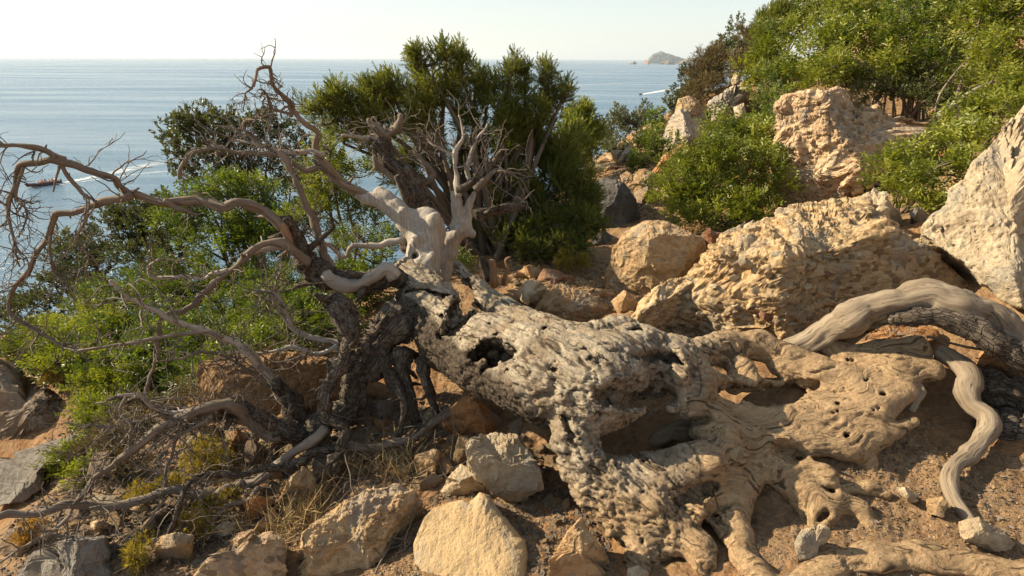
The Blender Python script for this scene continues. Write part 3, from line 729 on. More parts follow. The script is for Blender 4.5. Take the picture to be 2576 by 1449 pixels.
# ------------------------------------------------------------------ the fallen tree
def surface_nets(F, org, h):
    S = F < 0
    nx, ny, nz = F.shape
    cor = [(a, b, c) for a in (0, 1) for b in (0, 1) for c in (0, 1)]
    cnt = np.zeros((nx - 1, ny - 1, nz - 1), np.uint8)
    sub = lambda A, q: A[q[0]:nx - 1 + q[0], q[1]:ny - 1 + q[1], q[2]:nz - 1 + q[2]]
    for q in cor: cnt += sub(S, q)
    act = (cnt > 0) & (cnt < 8)
    ix = np.nonzero(act)
    ids = np.full(act.shape, -1, np.int32); ids[ix] = np.arange(len(ix[0]))
    acc = np.zeros((len(ix[0]), 3)); num = np.zeros(len(ix[0]))
    for a in cor:
        for d in range(3):
            if a[d] == 0:
                b = list(a); b[d] = 1
                fa = F[ix[0] + a[0], ix[1] + a[1], ix[2] + a[2]]; fb = F[ix[0] + b[0], ix[1] + b[1], ix[2] + b[2]]
                cr = (fa < 0) != (fb < 0); t = np.where(cr, fa / np.where(cr, fa - fb, 1), 0)
                pt = np.array(a, float)[None].repeat(len(t), 0); pt[:, d] += t
                acc += pt * cr[:, None]; num += cr
    v = org + h * (np.stack(ix, -1) + acc / num[:, None])
    quads = []
    for d in range(3):
        e1, e2 = [(1, 2), (2, 0), (0, 1)][d]
        lo = [slice(1, n - 1) for n in (nx, ny, nz)]; hi = list(lo)
        lo[d] = slice(0, (nx, ny, nz)[d] - 1); hi[d] = slice(1, (nx, ny, nz)[d])
        A = S[tuple(lo)]; B = S[tuple(hi)]
        for fl in (False, True):
            w = np.nonzero((A != B) & (A == fl))
            c = [w[0] + (0 if d == 0 else 1), w[1] + (0 if d == 1 else 1), w[2] + (0 if d == 2 else 1)]
            def g(o1, o2):
                q = [c[0].copy(), c[1].copy(), c[2].copy()]; q[e1] = q[e1] - o1; q[e2] = q[e2] - o2
                return ids[q[0], q[1], q[2]]
            Q = np.stack([g(1, 1), g(0, 1), g(0, 0), g(1, 0)], -1)
            quads.append(Q[:, ::-1] if not fl else Q)
    q = np.concatenate(quads)
    q = q[(q >= 0).all(1)]
    vol = (np.cross(v[q[:, 0]], v[q[:, 1]]) * v[q[:, 2]]).sum() + (np.cross(v[q[:, 0]], v[q[:, 2]]) * v[q[:, 3]]).sum()
    return v, (q if vol > 0 else q[:, ::-1])

class Field:
    def __init__(s, lo, hi, h):
        s.lo = np.array(lo, float); s.h = h
        s.n = np.ceil((np.array(hi) - s.lo) / h).astype(int) + 1
        s.F = np.full(tuple(s.n), .3, np.float32)
    def box(s, mn, mx):
        a = np.clip(((mn - s.lo) / s.h).astype(int), 0, s.n - 1); b = np.clip(((mx - s.lo) / s.h).astype(int) + 2, 1, s.n)
        if (b <= a).any(): return None, None
        ax = [s.lo[k] + s.h * np.arange(a[k], b[k], dtype=np.float32) for k in range(3)]
        return (slice(a[0], b[0]), slice(a[1], b[1]), slice(a[2], b[2])), np.meshgrid(*ax, indexing='ij', sparse=True)
    def seg(s, a, b, ra, rb, k=.05, cut=False, flat=None, jag=0., jf=22):
        a = np.asarray(a, float); b = np.asarray(b, float); pad = max(ra, rb) + k + 3 * s.h
        sl, G = s.box(np.minimum(a, b) - pad, np.maximum(a, b) + pad)
        if sl is None: return
        ab = b - a; L2 = (ab ** 2).sum() + 1e-9
        dx, dy, dz = (G[0] - a[0]), (G[1] - a[1]), (G[2] - a[2])
        t = np.clip((dx * ab[0] + dy * ab[1] + dz * ab[2]) / L2, 0, 1)
        ex, ey, ez = dx - t * ab[0], dy - t * ab[1], dz - t * ab[2]
        d = np.sqrt(ex ** 2 + ey ** 2 + (ez * (flat or 1.)) ** 2) - (ra + t * (rb - ra))
        if flat: d = d / (.5 + .5 * flat)
        F = s.F[sl]
        if cut:
            if jag:
                gg = np.stack(np.broadcast_arrays(*G), -1).reshape(-1, 3); d = d + (fbm(gg * jf, 3, 88) * jag).reshape(d.shape)
            d = -d; h = np.clip(.5 - .5 * (F - d) / k, 0, 1)
            s.F[sl] = F * (1 - h) + d * h + k * h * (1 - h)
        else:
            h = np.clip(.5 + .5 * (F - d) / k, 0, 1)
            s.F[sl] = F * (1 - h) + d * h - k * h * (1 - h)
    def chain(s, pts, k=.05, cut=False, flat=None):
        w = [(P(a, b, c), r) for a, b, c, r in pts]
        for (p, r), (q, r2) in zip(w[:-1], w[1:]): s.seg(p, q, r, r2, k, cut, flat)
    def first(s, vx, vy, y0=1.0, y1=4.2):
        """where a line of sight first meets the wood"""
        Y = np.arange(y0, y1, .006); p = P(np.full(len(Y), vx), np.full(len(Y), vy), Y)
        i = np.round((p - s.lo) / s.h).astype(int); ok = ((i >= 0) & (i < s.n)).all(1)
        i = np.clip(i, 0, s.n - 1); f = s.F[i[:, 0], i[:, 1], i[:, 2]]
        w = np.nonzero(ok & (f < 0))[0]
        return p[w[0]] if len(w) else None
    def hole(s, vx, vy, rpx, depth, k=.006, aspect=1., ang=0.):
        q = s.first(vx, vy)
        if q is None: return
        r = rpx * q[1] / .86 / FPX
        d = rays(vx, vy); d = d / np.linalg.norm(d); e = np.array([math.cos(ang), 0, math.sin(ang)]) * r * (aspect - 1)
        for o in ((-1, 1) if aspect > 1 else (0,)):
            s.seg(q + e * o - d * .02, q + e * o + d * depth + np.array([0, 0, -.3]) * depth, r, r * .7, k, True, None, r * .9, 75)

fallen = thing("fallen_tree", "huge dead fallen tree with a hollow grey trunk, exposed roots and bare branches", "tree", P(1400, 1100, 2.3))
FD = Field((-.95, 1.15, -.55), (1.95, 3.95, .80), .0085)
# trunk, from the root crown to the fork
FD.chain([(1035, 690, 3.52, .125), (1078, 768, 3.2, .175), (1140, 850, 2.85, .19), (1245, 900, 2.5, .20), (1390, 940, 2.2, .215), (1510, 965, 2.06, .20)], .04)
# broken shell on the far side
FD.chain([(1150, 668, 3.6, .03), (1195, 722, 3.4, .055), (1262, 785, 3.1, .085), (1365, 850, 2.7, .12), (1470, 890, 2.4, .13)], .05)
# stump top and sawn shoulder
FD.chain([(1490, 920, 2.15, .13), (1600, 890, 2.25, .125), (1700, 905, 2.25, .10), (1760, 965, 2.15, .085)], .04)
FD.chain([(1440, 850, 2.6, .07), (1560, 832, 2.65, .07), (1640, 850, 2.6, .06)], .05)
FD.chain([(1480, 862, 2.3, .035), (1500, 850, 2.32, .03), (1560, 845, 2.3, .03), (1640, 862, 2.25, .03), (1712, 900, 2.15, .035), (1712, 950, 2.08, .035)], .02)
# ring round the big hollow and the lower bulb
FD.chain([(1450, 1000, 2.05, .13), (1450, 1090, 1.93, .075), (1480, 1165, 1.86, .07), (1550, 1212, 1.81, .085), (1650, 1222, 1.80, .10), (1750, 1180, 1.84, .095), (1830, 1130, 1.92, .065)], .04)
FD.chain([(1500, 1190, 1.84, .06), (1570, 1275, 1.75, .075), (1660, 1300, 1.71, .09), (1745, 1245, 1.75, .08)], .045)
FD.chain([(1420, 1060, 1.98, .05), (1412, 1110, 1.93, .04), (1440, 1180, 1.86, .045), (1470, 1250, 1.78, .04)], .03)
FD.chain([(1600, 1300, 1.72, .07), (1620, 1390, 1.60, .055), (1590, 1470, 1.5, .045)], .04)
FD.chain([(1700, 1330, 1.66, .07), (1760, 1380, 1.58, .05), (1770, 1420, 1.52, .045)], .04)
FD.chain([(1830, 1130, 1.92, .065), (1850, 1220, 1.82, .05), (1800, 1300, 1.72, .04)], .04)
FD.chain([(1690, 925, 2.2, .07), (1720, 1010, 2.08, .06), (1790, 1060, 2.02, .055), (1880, 1100, 1.98, .055), (1960, 1130, 1.95, .05), (2010, 1170, 1.88, .04), (2075, 1200, 1.82, .04), (2090, 1270, 1.74, .035), (2060, 1340, 1.66, .025)], .035)
FD.chain([(1640, 1000, 2.2, .08), (1600, 1020, 2.25, .08), (1520, 1030, 2.12, .08)], .04)
FD.chain([(1770, 1080, 2.02, .06), (1840, 1140, 1.95, .065), (1880, 1200, 1.87, .06), (1850, 1290, 1.74, .055)], .04)
FD.chain([(1890, 1120, 1.97, .06), (1970, 1190, 1.87, .055), (2030, 1260, 1.77, .05)], .04)
FD.chain([(1600, 1180, 1.86, .07), (1700, 1200, 1.84, .08), (1790, 1200, 1.83, .07)], .04)
FD.chain([(1480, 1230, 1.80, .06), (1540, 1290, 1.74, .06), (1600, 1340, 1.67, .06), (1680, 1370, 1.62, .05)], .04)
FD.chain([(1740, 950, 2.22, .07), (1800, 1020, 2.14, .06), (1890, 1060, 2.1, .06), (2000, 1060, 2.1, .06)], .05)
for kx, ky, kr in ((1560, 1000, .03), (1600, 1030, .028), (1650, 985, .03), (1690, 1020, .028), (1830, 1090, .03), (1860, 1150, .03), (1640, 1270, .04), (1750, 1290, .03), (1590, 1250, .03), (1480, 1030, .03), (1760, 1000, .025), (1965, 1120, .035), (1540, 1330, .03), (1420, 985, .03), (1790, 1170, .03)):
    q_ = FD.first(kx, ky)
    if q_ is not None: FD.seg(q_, q_ + np.array([.02, 0, .01]), kr, kr * .8, .025)
# dusty sheets of root wood to the right
FD.chain([(1740, 960, 2.2, .08), (1900, 990, 2.25, .08), (2020, 1000, 2.25, .085), (2130, 960, 2.28, .08), (2240, 920, 2.32, .085), (2330, 930, 2.28, .07)], .06, flat=1.5)
FD.chain([(1960, 1080, 2.08, .09), (2080, 1060, 2.1, .09), (2180, 1020, 2.15, .09), (2260, 980, 2.2, .08)], .07, flat=1.4)
FD.chain([(2030, 1110, 2.0, .08), (2130, 1110, 2.0, .08), (2200, 1090, 2.02, .06)], .06, flat=1.4)
FD.chain([(2160, 1120, 1.98, .05), (2180, 1160, 1.93, .03), (2190, 1185, 1.9, .022)], .03)
FD.chain([(2190, 1110, 2.0, .045), (2240, 1090, 2.02, .03), (2300, 1060, 2.06, .02)], .03)
FD.chain([(1960, 1180, 1.88, .06), (2020, 1240, 1.8, .06), (2060, 1290, 1.72, .05), (2040, 1310, 1.7, .03)], .05)
FD.chain([(2120, 1230, 1.8, .025), (2180, 1225, 1.8, .025), (2230, 1245, 1.77, .02)], .025)
FD.chain([(2090, 1250, 1.76, .04), (2160, 1280, 1.72, .03), (2190, 1330, 1.66, .03)], .03)
# upper roots and the saddle
FD.chain([(1730, 900, 2.35, .075), (1820, 870, 2.45, .07), (1910, 868, 2.48, .065), (1980, 900, 2.42, .06), (2060, 925, 2.36, .06)], .05)
FD.chain([(1830, 890, 2.42, .06), (1870, 935, 2.32, .05), (1900, 970, 2.24, .03)], .04)
FD.chain([(2060, 860, 2.5, .05), (2130, 905, 2.42, .06), (2220, 890, 2.42, .065), (2300, 880, 2.42, .06), (2360, 890, 2.38, .055), (2410, 930, 2.28, .045)], .05)
FD.chain([(1960, 920, 2.38, .045), (2050, 950, 2.3, .05), (2120, 945, 2.3, .05)], .04)
# flat root at the bottom edge
FD.chain([(1960, 1500, 1.38, .05), (2080, 1420, 1.47, .045), (2200, 1400, 1.5, .05), (2330, 1400, 1.5, .05), (2480, 1430, 1.45, .05), (2640, 1450, 1.4, .05)], .05, flat=1.8)
FD.chain([(1860, 1400, 1.53, .04), (1900, 1440, 1.47, .045), (1940, 1500, 1.4, .05)], .04)
FD.chain([(1800, 1250, 1.78, .05), (1850, 1340, 1.64, .05), (1880, 1410, 1.55, .045)], .05, flat=1.3)
# hollows: each opens at the surface and runs inwards
def cut(pts, depth, k=.015, drop=.35):
    w = []
    for a, b, rp in pts:
        q = FD.first(a, b)
        if q is not None:
            d = rays(a, b); d = d / np.linalg.norm(d) + np.array([0, 0, -drop]); w.append((q, d / np.linalg.norm(d), rp * q[1] / .86 / FPX))
    for lvl in np.linspace(-.02, depth, 4):
        g = 1.0 if lvl < depth * .7 else .8
        for (p, d, r), (p2, d2, r2) in zip(w[:-1], w[1:]): FD.seg(p + d * lvl, p2 + d2 * lvl, r * g, r2 * g, k, True, None, min(.03, r * .55))
cut([(1530, 985, 20), (1600, 990, 30), (1680, 995, 24)], .10, .02)
cut([(1530, 1110, 22), (1575, 1080, 44), (1630, 1080, 54), (1690, 1095, 46), (1740, 1115, 30)], .20, .012, .2)
for bx, by, br in ((1580, 1060, 60), (1640, 1060, 70), (1700, 1085, 50)):
    q_ = P(bx, by, 2.22); FD.seg(q_, q_ + np.array([.02, .30, -.20]), .115, .12, .02, True)
cut([(1560, 1010, 14), (1620, 1000, 22), (1680, 1010, 20)], .06, .02)
cut([(1200, 890, 24), (1240, 872, 34), (1268, 882, 36), (1288, 880, 18)], .24, .006)
cut([(1235, 910, 14), (1215, 925, 10)], .08, .008)
cut([(1118, 838, 20), (1150, 808, 36), (1180, 782, 30)], .22, .006)
cut([(1140, 790, 16), (1160, 765, 24), (1182, 745, 20), (1170, 715, 14)], .15, .01)
cut([(1020, 733, 4), (1070, 728, 5), (1110, 742, 8), (1150, 760, 10)], .05, .006)
cut([(1805, 975, 14), (1850, 985, 28), (1920, 992, 36), (1985, 980, 34), (2050, 962, 16)], .2, .02)
cut([(1580, 900, 5), (1640, 890, 12), (1690, 902, 16), (1720, 915, 8)], .08, .01)
cut([(1585, 828, 10), (1610, 826, 13)], .08, .01)
cut([(2065, 1225, 9), (2095, 1232, 12)], .07, .008)
cut([(2060, 1305, 8), (2080, 1290, 10)], .05, .008)
cut([(1705, 1255, 16), (1745, 1240, 24), (1790, 1215, 16)], .06, .02)
cut([(1975, 1125, 24), (2010, 1140, 20)], .06, .02)
cut([(1500, 980, 10), (1520, 1010, 12)], .05, .01)
cut([(1420, 1045, 6), (1440, 1100, 8)], .04, .01)
cut([(1780, 1050, 14), (1740, 1065, 12)], .06, .015)
rngT = np.random.default_rng(42)
HOLES = [(1292, 803), (1227, 817), (1368, 818), (1302, 862), (1360, 850), (1260, 880), (1135, 770), (1165, 855), (1330, 930), (1280, 930), (1330, 985), (1395, 905), (1400, 930), (1245, 840), (1262, 760), (1200, 690), (1110, 790), (1300, 880), (1620, 1160), (2140, 905), (2105, 942), (2090, 950), (2173, 950), (2100, 985), (2128, 977), (2104, 1010), (2007, 1030), (2107, 1036), (2137, 1037), (2200, 1032), (2130, 1093), (2230, 985), (2245, 980), (1605, 905), (1650, 880), (1620, 1240), (1690, 1270), (1510, 1250), (1800, 1290)]
for hx, hy in HOLES:
    if rngT.uniform() < .25: continue
    FD.hole(hx + rngT.uniform(-8, 8), hy + rngT.uniform(-5, 5), rngT.uniform(3.4, 7.0), .10, .002, rngT.choice([1, 1.5, 2.2]), rngT.uniform(-.6, .6))
# long cracks
for pts in ([(1480, 905), (1560, 880), (1640, 855)], [(2100, 1085), (2145, 1060), (2170, 1040)], [(2080, 1070), (2115, 1050)], [(2040, 940), (2100, 925)], [(1450, 880), (1490, 872), (1540, 866)],
            [(2130, 1420), (2180, 1425), (2230, 1445)], [(1390, 1020), (1420, 1050), (1435, 1110)]):
    w = [FD.first(a, b) for a, b in pts]
    for a, b in zip(w[:-1], w[1:]):
        if a is not None and b is not None: FD.seg(a, b, .008, .008, .006, True)
tv, tq = surface_nets(FD.F, FD.lo, FD.h)
def relax(v, q, it=1, lam=.5):
    for _ in range(it):
        s = np.zeros_like(v); c = np.zeros(len(v))
        for a, b in ((0, 1), (1, 2), (2, 3), (3, 0)):
            for x, y in ((a, b), (b, a)):
                for j in range(3): s[:, j] += np.bincount(q[:, x], v[q[:, y], j], len(v))
                c += np.bincount(q[:, x], minlength=len(v))
        v = v * (1 - lam) + lam * s / np.maximum(c, 1)[:, None]
    return v
tv = relax(tv, tq, 1, .4)
tn = tri_normals(tv, tq)
vx_, vy_ = V_of(tv)
ax = P(1560, 1000, 2.0) - P(1060, 720, 3.4); ax /= np.linalg.norm(ax)
sd_ = np.cross(ax, [0, 0, 1]); sd_ /= np.linalg.norm(sd_); up_ = np.cross(sd_, ax)
right_w = smooth(1640, 1860, vx_ + 110 * fbm(tv * 5, 4, 7))
# grain runs along the trunk, then along the roots to the right
fl2 = np.array([1., .15, -.12]); fl2 /= np.linalg.norm(fl2)
along = np.where(right_w > .5, tv @ fl2, tv @ ax)
acr1 = np.where(right_w > .5, tv @ np.array([-.15, 1, 0]), tv @ sd_); acr2 = np.where(right_w > .5, tv[:, 2], tv @ up_)
wq = fbm(tv * 4, 3, 91) * (.05 + .07 * right_w)
grain = np.stack([acr1 + wq, along, acr2 + wq], -1)
pit = smooth(.12, .6, fbm(tv * 3.2, 3, 31) - .25 * right_w + np.where((vy_ > 1100) & (vx_ > 1420) & (vx_ < 1900), .2, -.3) + .1 * smooth(.1, -.4, tn[:, 2]))
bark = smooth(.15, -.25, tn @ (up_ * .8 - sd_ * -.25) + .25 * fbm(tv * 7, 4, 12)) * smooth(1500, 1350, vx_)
bark_shade = smooth(-25, 20, (vy_ - (722 + (vx_ - 1000) * .92)) + 45 * fbm(tv * 8, 4, 4))  # lower left side: bark, with the trunk's own shade put into its colour
bark = np.maximum(bark, bark_shade * (vx_ < 1330) * (vy_ > 700))
gw = grain * np.array([1, .5, 1]) + fbm(tv * 25, 2, 17)[:, None] * .012
f1, f2, cid = worley(gw / .034, 3)
g1, g2, gid = worley(gw / .013, 8)
dsp = fbm(tv * 6, 3, 61) * .009 + fbm(grain * np.array([16, 3, 16]), 3, 65, ridged=True) * .008 * (1 - .6 * right_w) + fbm(tv * 22, 4, 62) * (.0025 + .004 * pit) + fbm(grain * np.array([60, 6, 60]), 3, 63, ridged=True) * (.004 - .002 * right_w) * (1 - pit)
dsp += pit * fbm(tv * 75, 3, 68) * .006
dsp -= pit * (.013 * smooth(.5, .1, f1) * (cid > .5) + .009 * smooth(.5, .15, g1) + .012 * fbm(tv * 40, 3, 66, ridged=True))
fis = fbm(grain * np.array([20, 2.2, 20]) + fbm(tv * 10, 2, 67)[:, None] * .25, 4, 68, ridged=True)
dsp -= .014 * smooth(.50, .75, fis) * (1 - .85 * right_w)
fis3 = fbm(grain * np.array([34, 1.0, 34]) + fbm(tv * 6, 2, 71)[:, None] * .35, 2, 72, ridged=True)
crk = smooth(.62, .86, fis3)
dsp -= .017 * crk * (1 - .65 * right_w)
fis2 = fbm(grain * np.array([55, 7, 55]) + fbm(tv * 14, 2, 69)[:, None] * .3, 3, 70, ridged=True)
dsp -= .0055 * smooth(.40, .72, fis2) * (1 - .8 * right_w)
dsp += bark * (fbm(tv * np.array([45, 45, 45]), 3, 64, ridged=True) * .008)
tv = tv + tn * dsp[:, None]
brow = np.exp(-(((vx_ - 1600) / 110) ** 2 + ((vy_ - 990) / 55) ** 2)); pit = np.maximum(pit, brow)
dust = np.clip(right_w * .95 + smooth(1150, 1300, vy_) * .8, 0, 1) * smooth(-1.2, .3, tn[:, 2] + .6)
dark_area = smooth(.2, .6, fbm(tv * 5, 3, 73) + .35 - np.hypot((vx_ - 1190) / 130, (vy_ - 830) / 90) * .8)  # blotchy darker patch round the two upper trunk hollows
part("trunk", fallen, tv, tq, M['trunk'], attrs={"grain": grain, "bark": bark, "dust": dust, "darkspot": dark_area * .8})

# ---- tubes
def catmull(pts, n):
    p = np.asarray(pts, float); p = np.vstack([2 * p[0] - p[1], p, 2 * p[-1] - p[-2]])
    out = []
    for i in range(1, len(p) - 2):
        t = np.linspace(0, 1, n, endpoint=False)[:, None]
        a, b, c, d = p[i - 1], p[i], p[i + 1], p[i + 2]
        out.append(.5 * (2 * b + (c - a) * t + (2 * a - 5 * b + 4 * c - d) * t ** 2 + (3 * b - a - 3 * c + d) * t ** 3))
    return np.vstack(out + [p[-2:-1]])

def tube(pts, rad, k=8, rough=0., seed=0, cap=True, freq=18, groove=.6, plates=0.):
    """pts (n,3), rad (n,) -> verts, [quads, tris], grain"""
    pts = np.asarray(pts, float); rad = np.asarray(rad, float); n = len(pts)
    tg = np.gradient(pts, axis=0); tg /= np.linalg.norm(tg, axis=1, keepdims=True) + 1e-12
    u = np.cross(tg[0], [0.3, .2, 1]); u /= np.linalg.norm(u); U = [u]
    for i in range(1, n):
        u = U[-1] - tg[i] * (U[-1] @ tg[i]); u /= np.linalg.norm(u) + 1e-12; U.append(u)
    U = np.array(U); W = np.cross(tg, U)
    a = np.linspace(0, 2 * np.pi, k, endpoint=False)
    dirs = U[:, None] * np.cos(a)[None, :, None] + W[:, None] * np.sin(a)[None, :, None]
    v = (pts[:, None] + dirs * rad[:, None, None]).reshape(-1, 3); dd = dirs.reshape(-1, 3)
    ln = np.concatenate([[0], np.cumsum(np.linalg.norm(np.diff(pts, axis=0), axis=1))])
    rr = np.repeat(rad, k)
    gr = np.stack([np.tile(np.cos(a), n) * np.maximum(rr, .02), np.repeat(ln, k) + seed * .37, np.tile(np.sin(a), n) * np.maximum(rr, .02)], -1)
    gr = gr + fbm(gr * np.array([9, 5, 9]) + seed, 2, seed + 9)[:, None] * np.array([.25, 0, .25]) * np.maximum(rr, .02)[:, None]
    if rough:
        q = gr * np.array([freq, freq * .35, freq])
        v = v + dd * (rr * rough * (fbm(q + seed, 3, seed) + groove * fbm(gr * np.array([90, 12, 90]), 2, seed + 1, ridged=True)))[:, None]
    i, j = np.meshgrid(np.arange(n - 1), np.arange(k), indexing='ij'); j2 = (j + 1) % k
    q = np.stack([i * k + j, i * k + j2, (i + 1) * k + j2, (i + 1) * k + j], -1).reshape(-1, 4)
    tr = np.zeros((0, 3), int)
    if plates:
        f1, f2, cid = worley(gr * np.array([30, 15, 30]) + seed, seed)
        v = v - dd * (rr * plates * ((1 - smooth(.0, .3, f2 - f1)) - .5 * cid))[:, None]
    if cap:
        v = np.vstack([v, pts[:1] - tg[:1] * rad[0] * .4, pts[-1:] + tg[-1:] * rad[-1] * .5]); gr = np.vstack([gr, gr[:1], gr[-1:]])
        b = n * k; jj = np.arange(k); j3 = (jj + 1) % k
        tr = np.vstack([np.stack([np.full(k, b), j3, jj], -1), np.stack([np.full(k, b + 1), (n - 1) * k + jj, (n - 1) * k + j3], -1)])
    return v, q, tr, gr

class Soup:
    def __init__(s): s.v = []; s.q = []; s.t = []; s.g = []; s.o = 0; s.a = []
    def add(s, v, q=None, t=None, g=None, a=None):
        s.v.append(v)
        if q is not None and len(q): s.q.append(np.asarray(q) + s.o)
        if t is not None and len(t): s.t.append(np.asarray(t) + s.o)
        if g is not None: s.g.append(g)
        if a is not None: s.a.append(a)
        s.o += len(v)
    def tube(s, *a, **k):
        v, q, t, g = tube(*a, **k); s.add(v, q, t, g)
    def faces(s):
        return ([np.vstack(s.q)] if s.q else []) + ([np.vstack(s.t)] if s.t else [])
    def attrs(s):
        d = {}
        if s.g: d["grain"] = np.vstack(s.g)
        if s.a: d["tint"] = np.concatenate(s.a)
        return d
    def part(s, name, parent, mat): return part(name, parent, np.vstack(s.v), s.faces(), mat, attrs=s.attrs())
    def solo(s, name, label, cat, mat, **k): return solo(name, label, cat, np.vstack(s.v), s.faces(), mat, attrs=s.attrs(), **k)

_bn = [0]
def wander(start, d, length, rng, n=8, curl=.5, droop=0.):
    curl = curl * 1.25
    p = [np.asarray(start, float)]; d = d / np.linalg.norm(d); st = length / n
    bend = rng.normal(size=3) * curl * .5
    for i in range(n):
        d = d + (rng.normal(size=3) * curl + bend) / n * 1.6 + np.array([0, 0, -droop]) / n
        d = d / np.linalg.norm(d); p.append(p[-1] + d * st)
    return np.array(p)

def twigs(soup, pts, rad, rng, count, length, spread=.9, child=2, r0=.004, curl=1.1, lo=.25, up=0.):
    for _ in range(count):
        i = int(rng.uniform(lo, 1) * (len(pts) - 2)); d = pts[i + 1] - pts[i]; d = d / (np.linalg.norm(d) + 1e-9)
        dd = d * .6 + rng.normal(size=3) * spread + np.array([0, 0, up])
        L = length * rng.uniform(.4, 1.2); n = 7
        w = wander(pts[i], dd, L, rng, n, curl)
        r = min(r0 * rng.uniform(.7, 1.3), rad[i] * .7)
        soup.tube(w, np.linspace(r, r * .35, n + 1), 4, cap=False, seed=int(rng.integers(999)))
        for _c in range(rng.poisson(child)):
            k = int(rng.integers(1, n - 1)); d2 = (w[k + 1] - w[k]); d2 = d2 / np.linalg.norm(d2) * .7 + rng.normal(size=3) * .7
            w2 = wander(w[k], d2, L * rng.uniform(.25, .6), rng, 5, curl)
            soup.tube(w2, np.linspace(r * .6, r * .25, 6), 3, cap=False, seed=int(rng.integers(999)))

def branch(pts, r0, r1, mat='twig', parent=None, tw=0, twl=.25, name="branch", rough=.35, sides=10, wob=1., seed=None, twr=.004, up=0., lo=.25, child=2, label=None):
    """pts: (vx, vy, distance) down the limb"""
    _bn[0] += 1; seed = seed or _bn[0] * 7; rng = np.random.default_rng(seed)
    if name == 'branch': k_ = .82 if mat == 'bark' else .78; r0, r1, tw = r0 * k_, r1 * k_, int(tw * 1.7)
    w = np.array([P(a, b, c) for a, b, c in pts])
    n = 8 if len(pts) < 6 else 6
    c = catmull(w, n)
    L = np.linalg.norm(np.diff(c, axis=0), axis=1).sum()
    m = max(int(L / (.011 if mat == 'bark' else .018)), 8); sides = int(sides * 1.5) if mat == 'bark' else sides; s = np.concatenate([[0], np.cumsum(np.linalg.norm(np.diff(c, axis=0), axis=1))])
    ss = np.linspace(0, s[-1], m); c = np.stack([np.interp(ss, s, c[:, k]) for k in range(3)], -1)
    rad = np.linspace(r0, r1, m) * (1 + .12 * fbm(c * 14, 3, seed))
    q = c * 7 + seed
    c = c + np.stack([fbm(q, 3, seed + k) for k in range(3)], -1) * np.minimum(.015, r0 * .9) * wob * 1.6
    nk = max(3, int(s[-1] / .11)); kx = np.linspace(0, 1, nk); t_ = np.linspace(0, 1, m)
    if name == "root":
        rad = rad * np.interp(t_, np.linspace(0, 1, nk + 2), rng.uniform(.84, 1.22, nk + 2))
    if name == "branch":
        off = rng.normal(size=(nk, 3)) * min(.016, r0 * .45 + .003); off[0] = off[-1] = 0
        c = c + np.stack([np.interp(t_, kx, off[:, k]) for k in range(3)], -1)
        rad = rad * np.interp(t_, np.linspace(0, 1, nk * 2), rng.uniform(.82, 1.2, nk * 2))
    sb_ = Soup(); sb_.tube(c, rad, sides, rough=rough, seed=seed, groove=.25 if mat == 'rootwood' else .6, plates=.15 if mat == 'bark' else 0.)
    if name == "branch" and mat != 'rawwood':
        for _ in range(int(2 + s[-1] * 5)):                    # snapped stubs
            i = int(rng.uniform(.05, .9) * (m - 2)); d = c[i + 1] - c[i]; d = d / np.linalg.norm(d) * .5 + rng.normal(size=3) * .8; d /= np.linalg.norm(d)
            L_ = rad[i] * rng.uniform(1.6, 4.5); sb_.tube(np.array([c[i], c[i] + d * L_ * .6, c[i] + d * L_ + rng.normal(size=3) * L_ * .12]), rad[i] * np.array([.5, .36, .2]), 6, rough=.3, seed=seed + i)
    b = part(name, parent or fallen, np.vstack(sb_.v), sb_.faces(), M[mat], attrs=sb_.attrs())
    if label: b["label"] = label
    if tw:
        sp = Soup(); twigs(sp, c, rad, rng, tw, twl, child=child, r0=twr, up=up, lo=lo)
        sp.part("twigs", b, M['twig'])["kind"] = "stuff"
    return b

def cv(pts, y0, y1):
    """give a traced limb a distance that runs from y0 to y1"""
    p = np.asarray(pts, float); s = np.concatenate([[0], np.cumsum(np.hypot(*np.diff(p, axis=0).T))]); s = s / s[-1]
    return [(a, b, y0 + (y1 - y0) * t) for (a, b), t in zip(pts, s)]

# grey fork and its arms
FK = Field((-1.25, 2.9, -.1), (.25, 4.4, 1.2), .011)
FK.chain([(1042, 760, 3.32, .12), (1060, 690, 3.5, .115), (1066, 640, 3.6, .108), (1072, 590, 3.68, .122), (1070, 562, 3.72, .112)], .04)
FK.chain([(1064, 588, 3.66, .09), (1030, 558, 3.68, .075), (995, 527, 3.7, .066), (965, 508, 3.72, .052), (925, 500, 3.72, .038), (890, 484, 3.72, .028)], .03)
FK.chain([(1000, 525, 3.7, .06), (975, 500, 3.74, .046), (956, 484, 3.76, .034)], .025)
FK.chain([(1112, 690, 3.85, .075), (1122, 640, 3.9, .072), (1134, 598, 3.92, .070), (1160, 572, 3.94, .072), (1152, 535, 3.97, .046), (1146, 490, 4.0, .042)], .025)
FK.chain([(1165, 575, 3.94, .05), (1178, 545, 3.96, .03), (1180, 515, 3.98, .026), (1193, 487, 4.0, .020)], .02)
FK.chain([(1170, 580, 3.94, .05), (1188, 588, 3.92, .032)], .02)
for kx, ky, kr in ((1090, 560, .05), (1045, 610, .03), (1085, 650, .035), (1150, 590, .03), (1010, 540, .03)):
    q_ = FK.first(kx, ky, 3, 4.4)
    if q_ is not None: FK.seg(q_, q_ + np.array([.01, 0, .03]), kr, kr * .8, .03)
FK.hole(1042, 640, 9, .06, .01); FK.hole(1128, 575, 6, .06, .01); FK.hole(1105, 690, 6, .05, .01)
fv, fq = surface_nets(FK.F, FK.lo, FK.h); fv = relax(fv, fq, 2, .4); fn_ = tri_normals(fv, fq)
fv = fv + fn_ * (fbm(fv * 9, 4, 5) * .016 + fbm(fv * 34, 3, 6) * .004)[:, None]
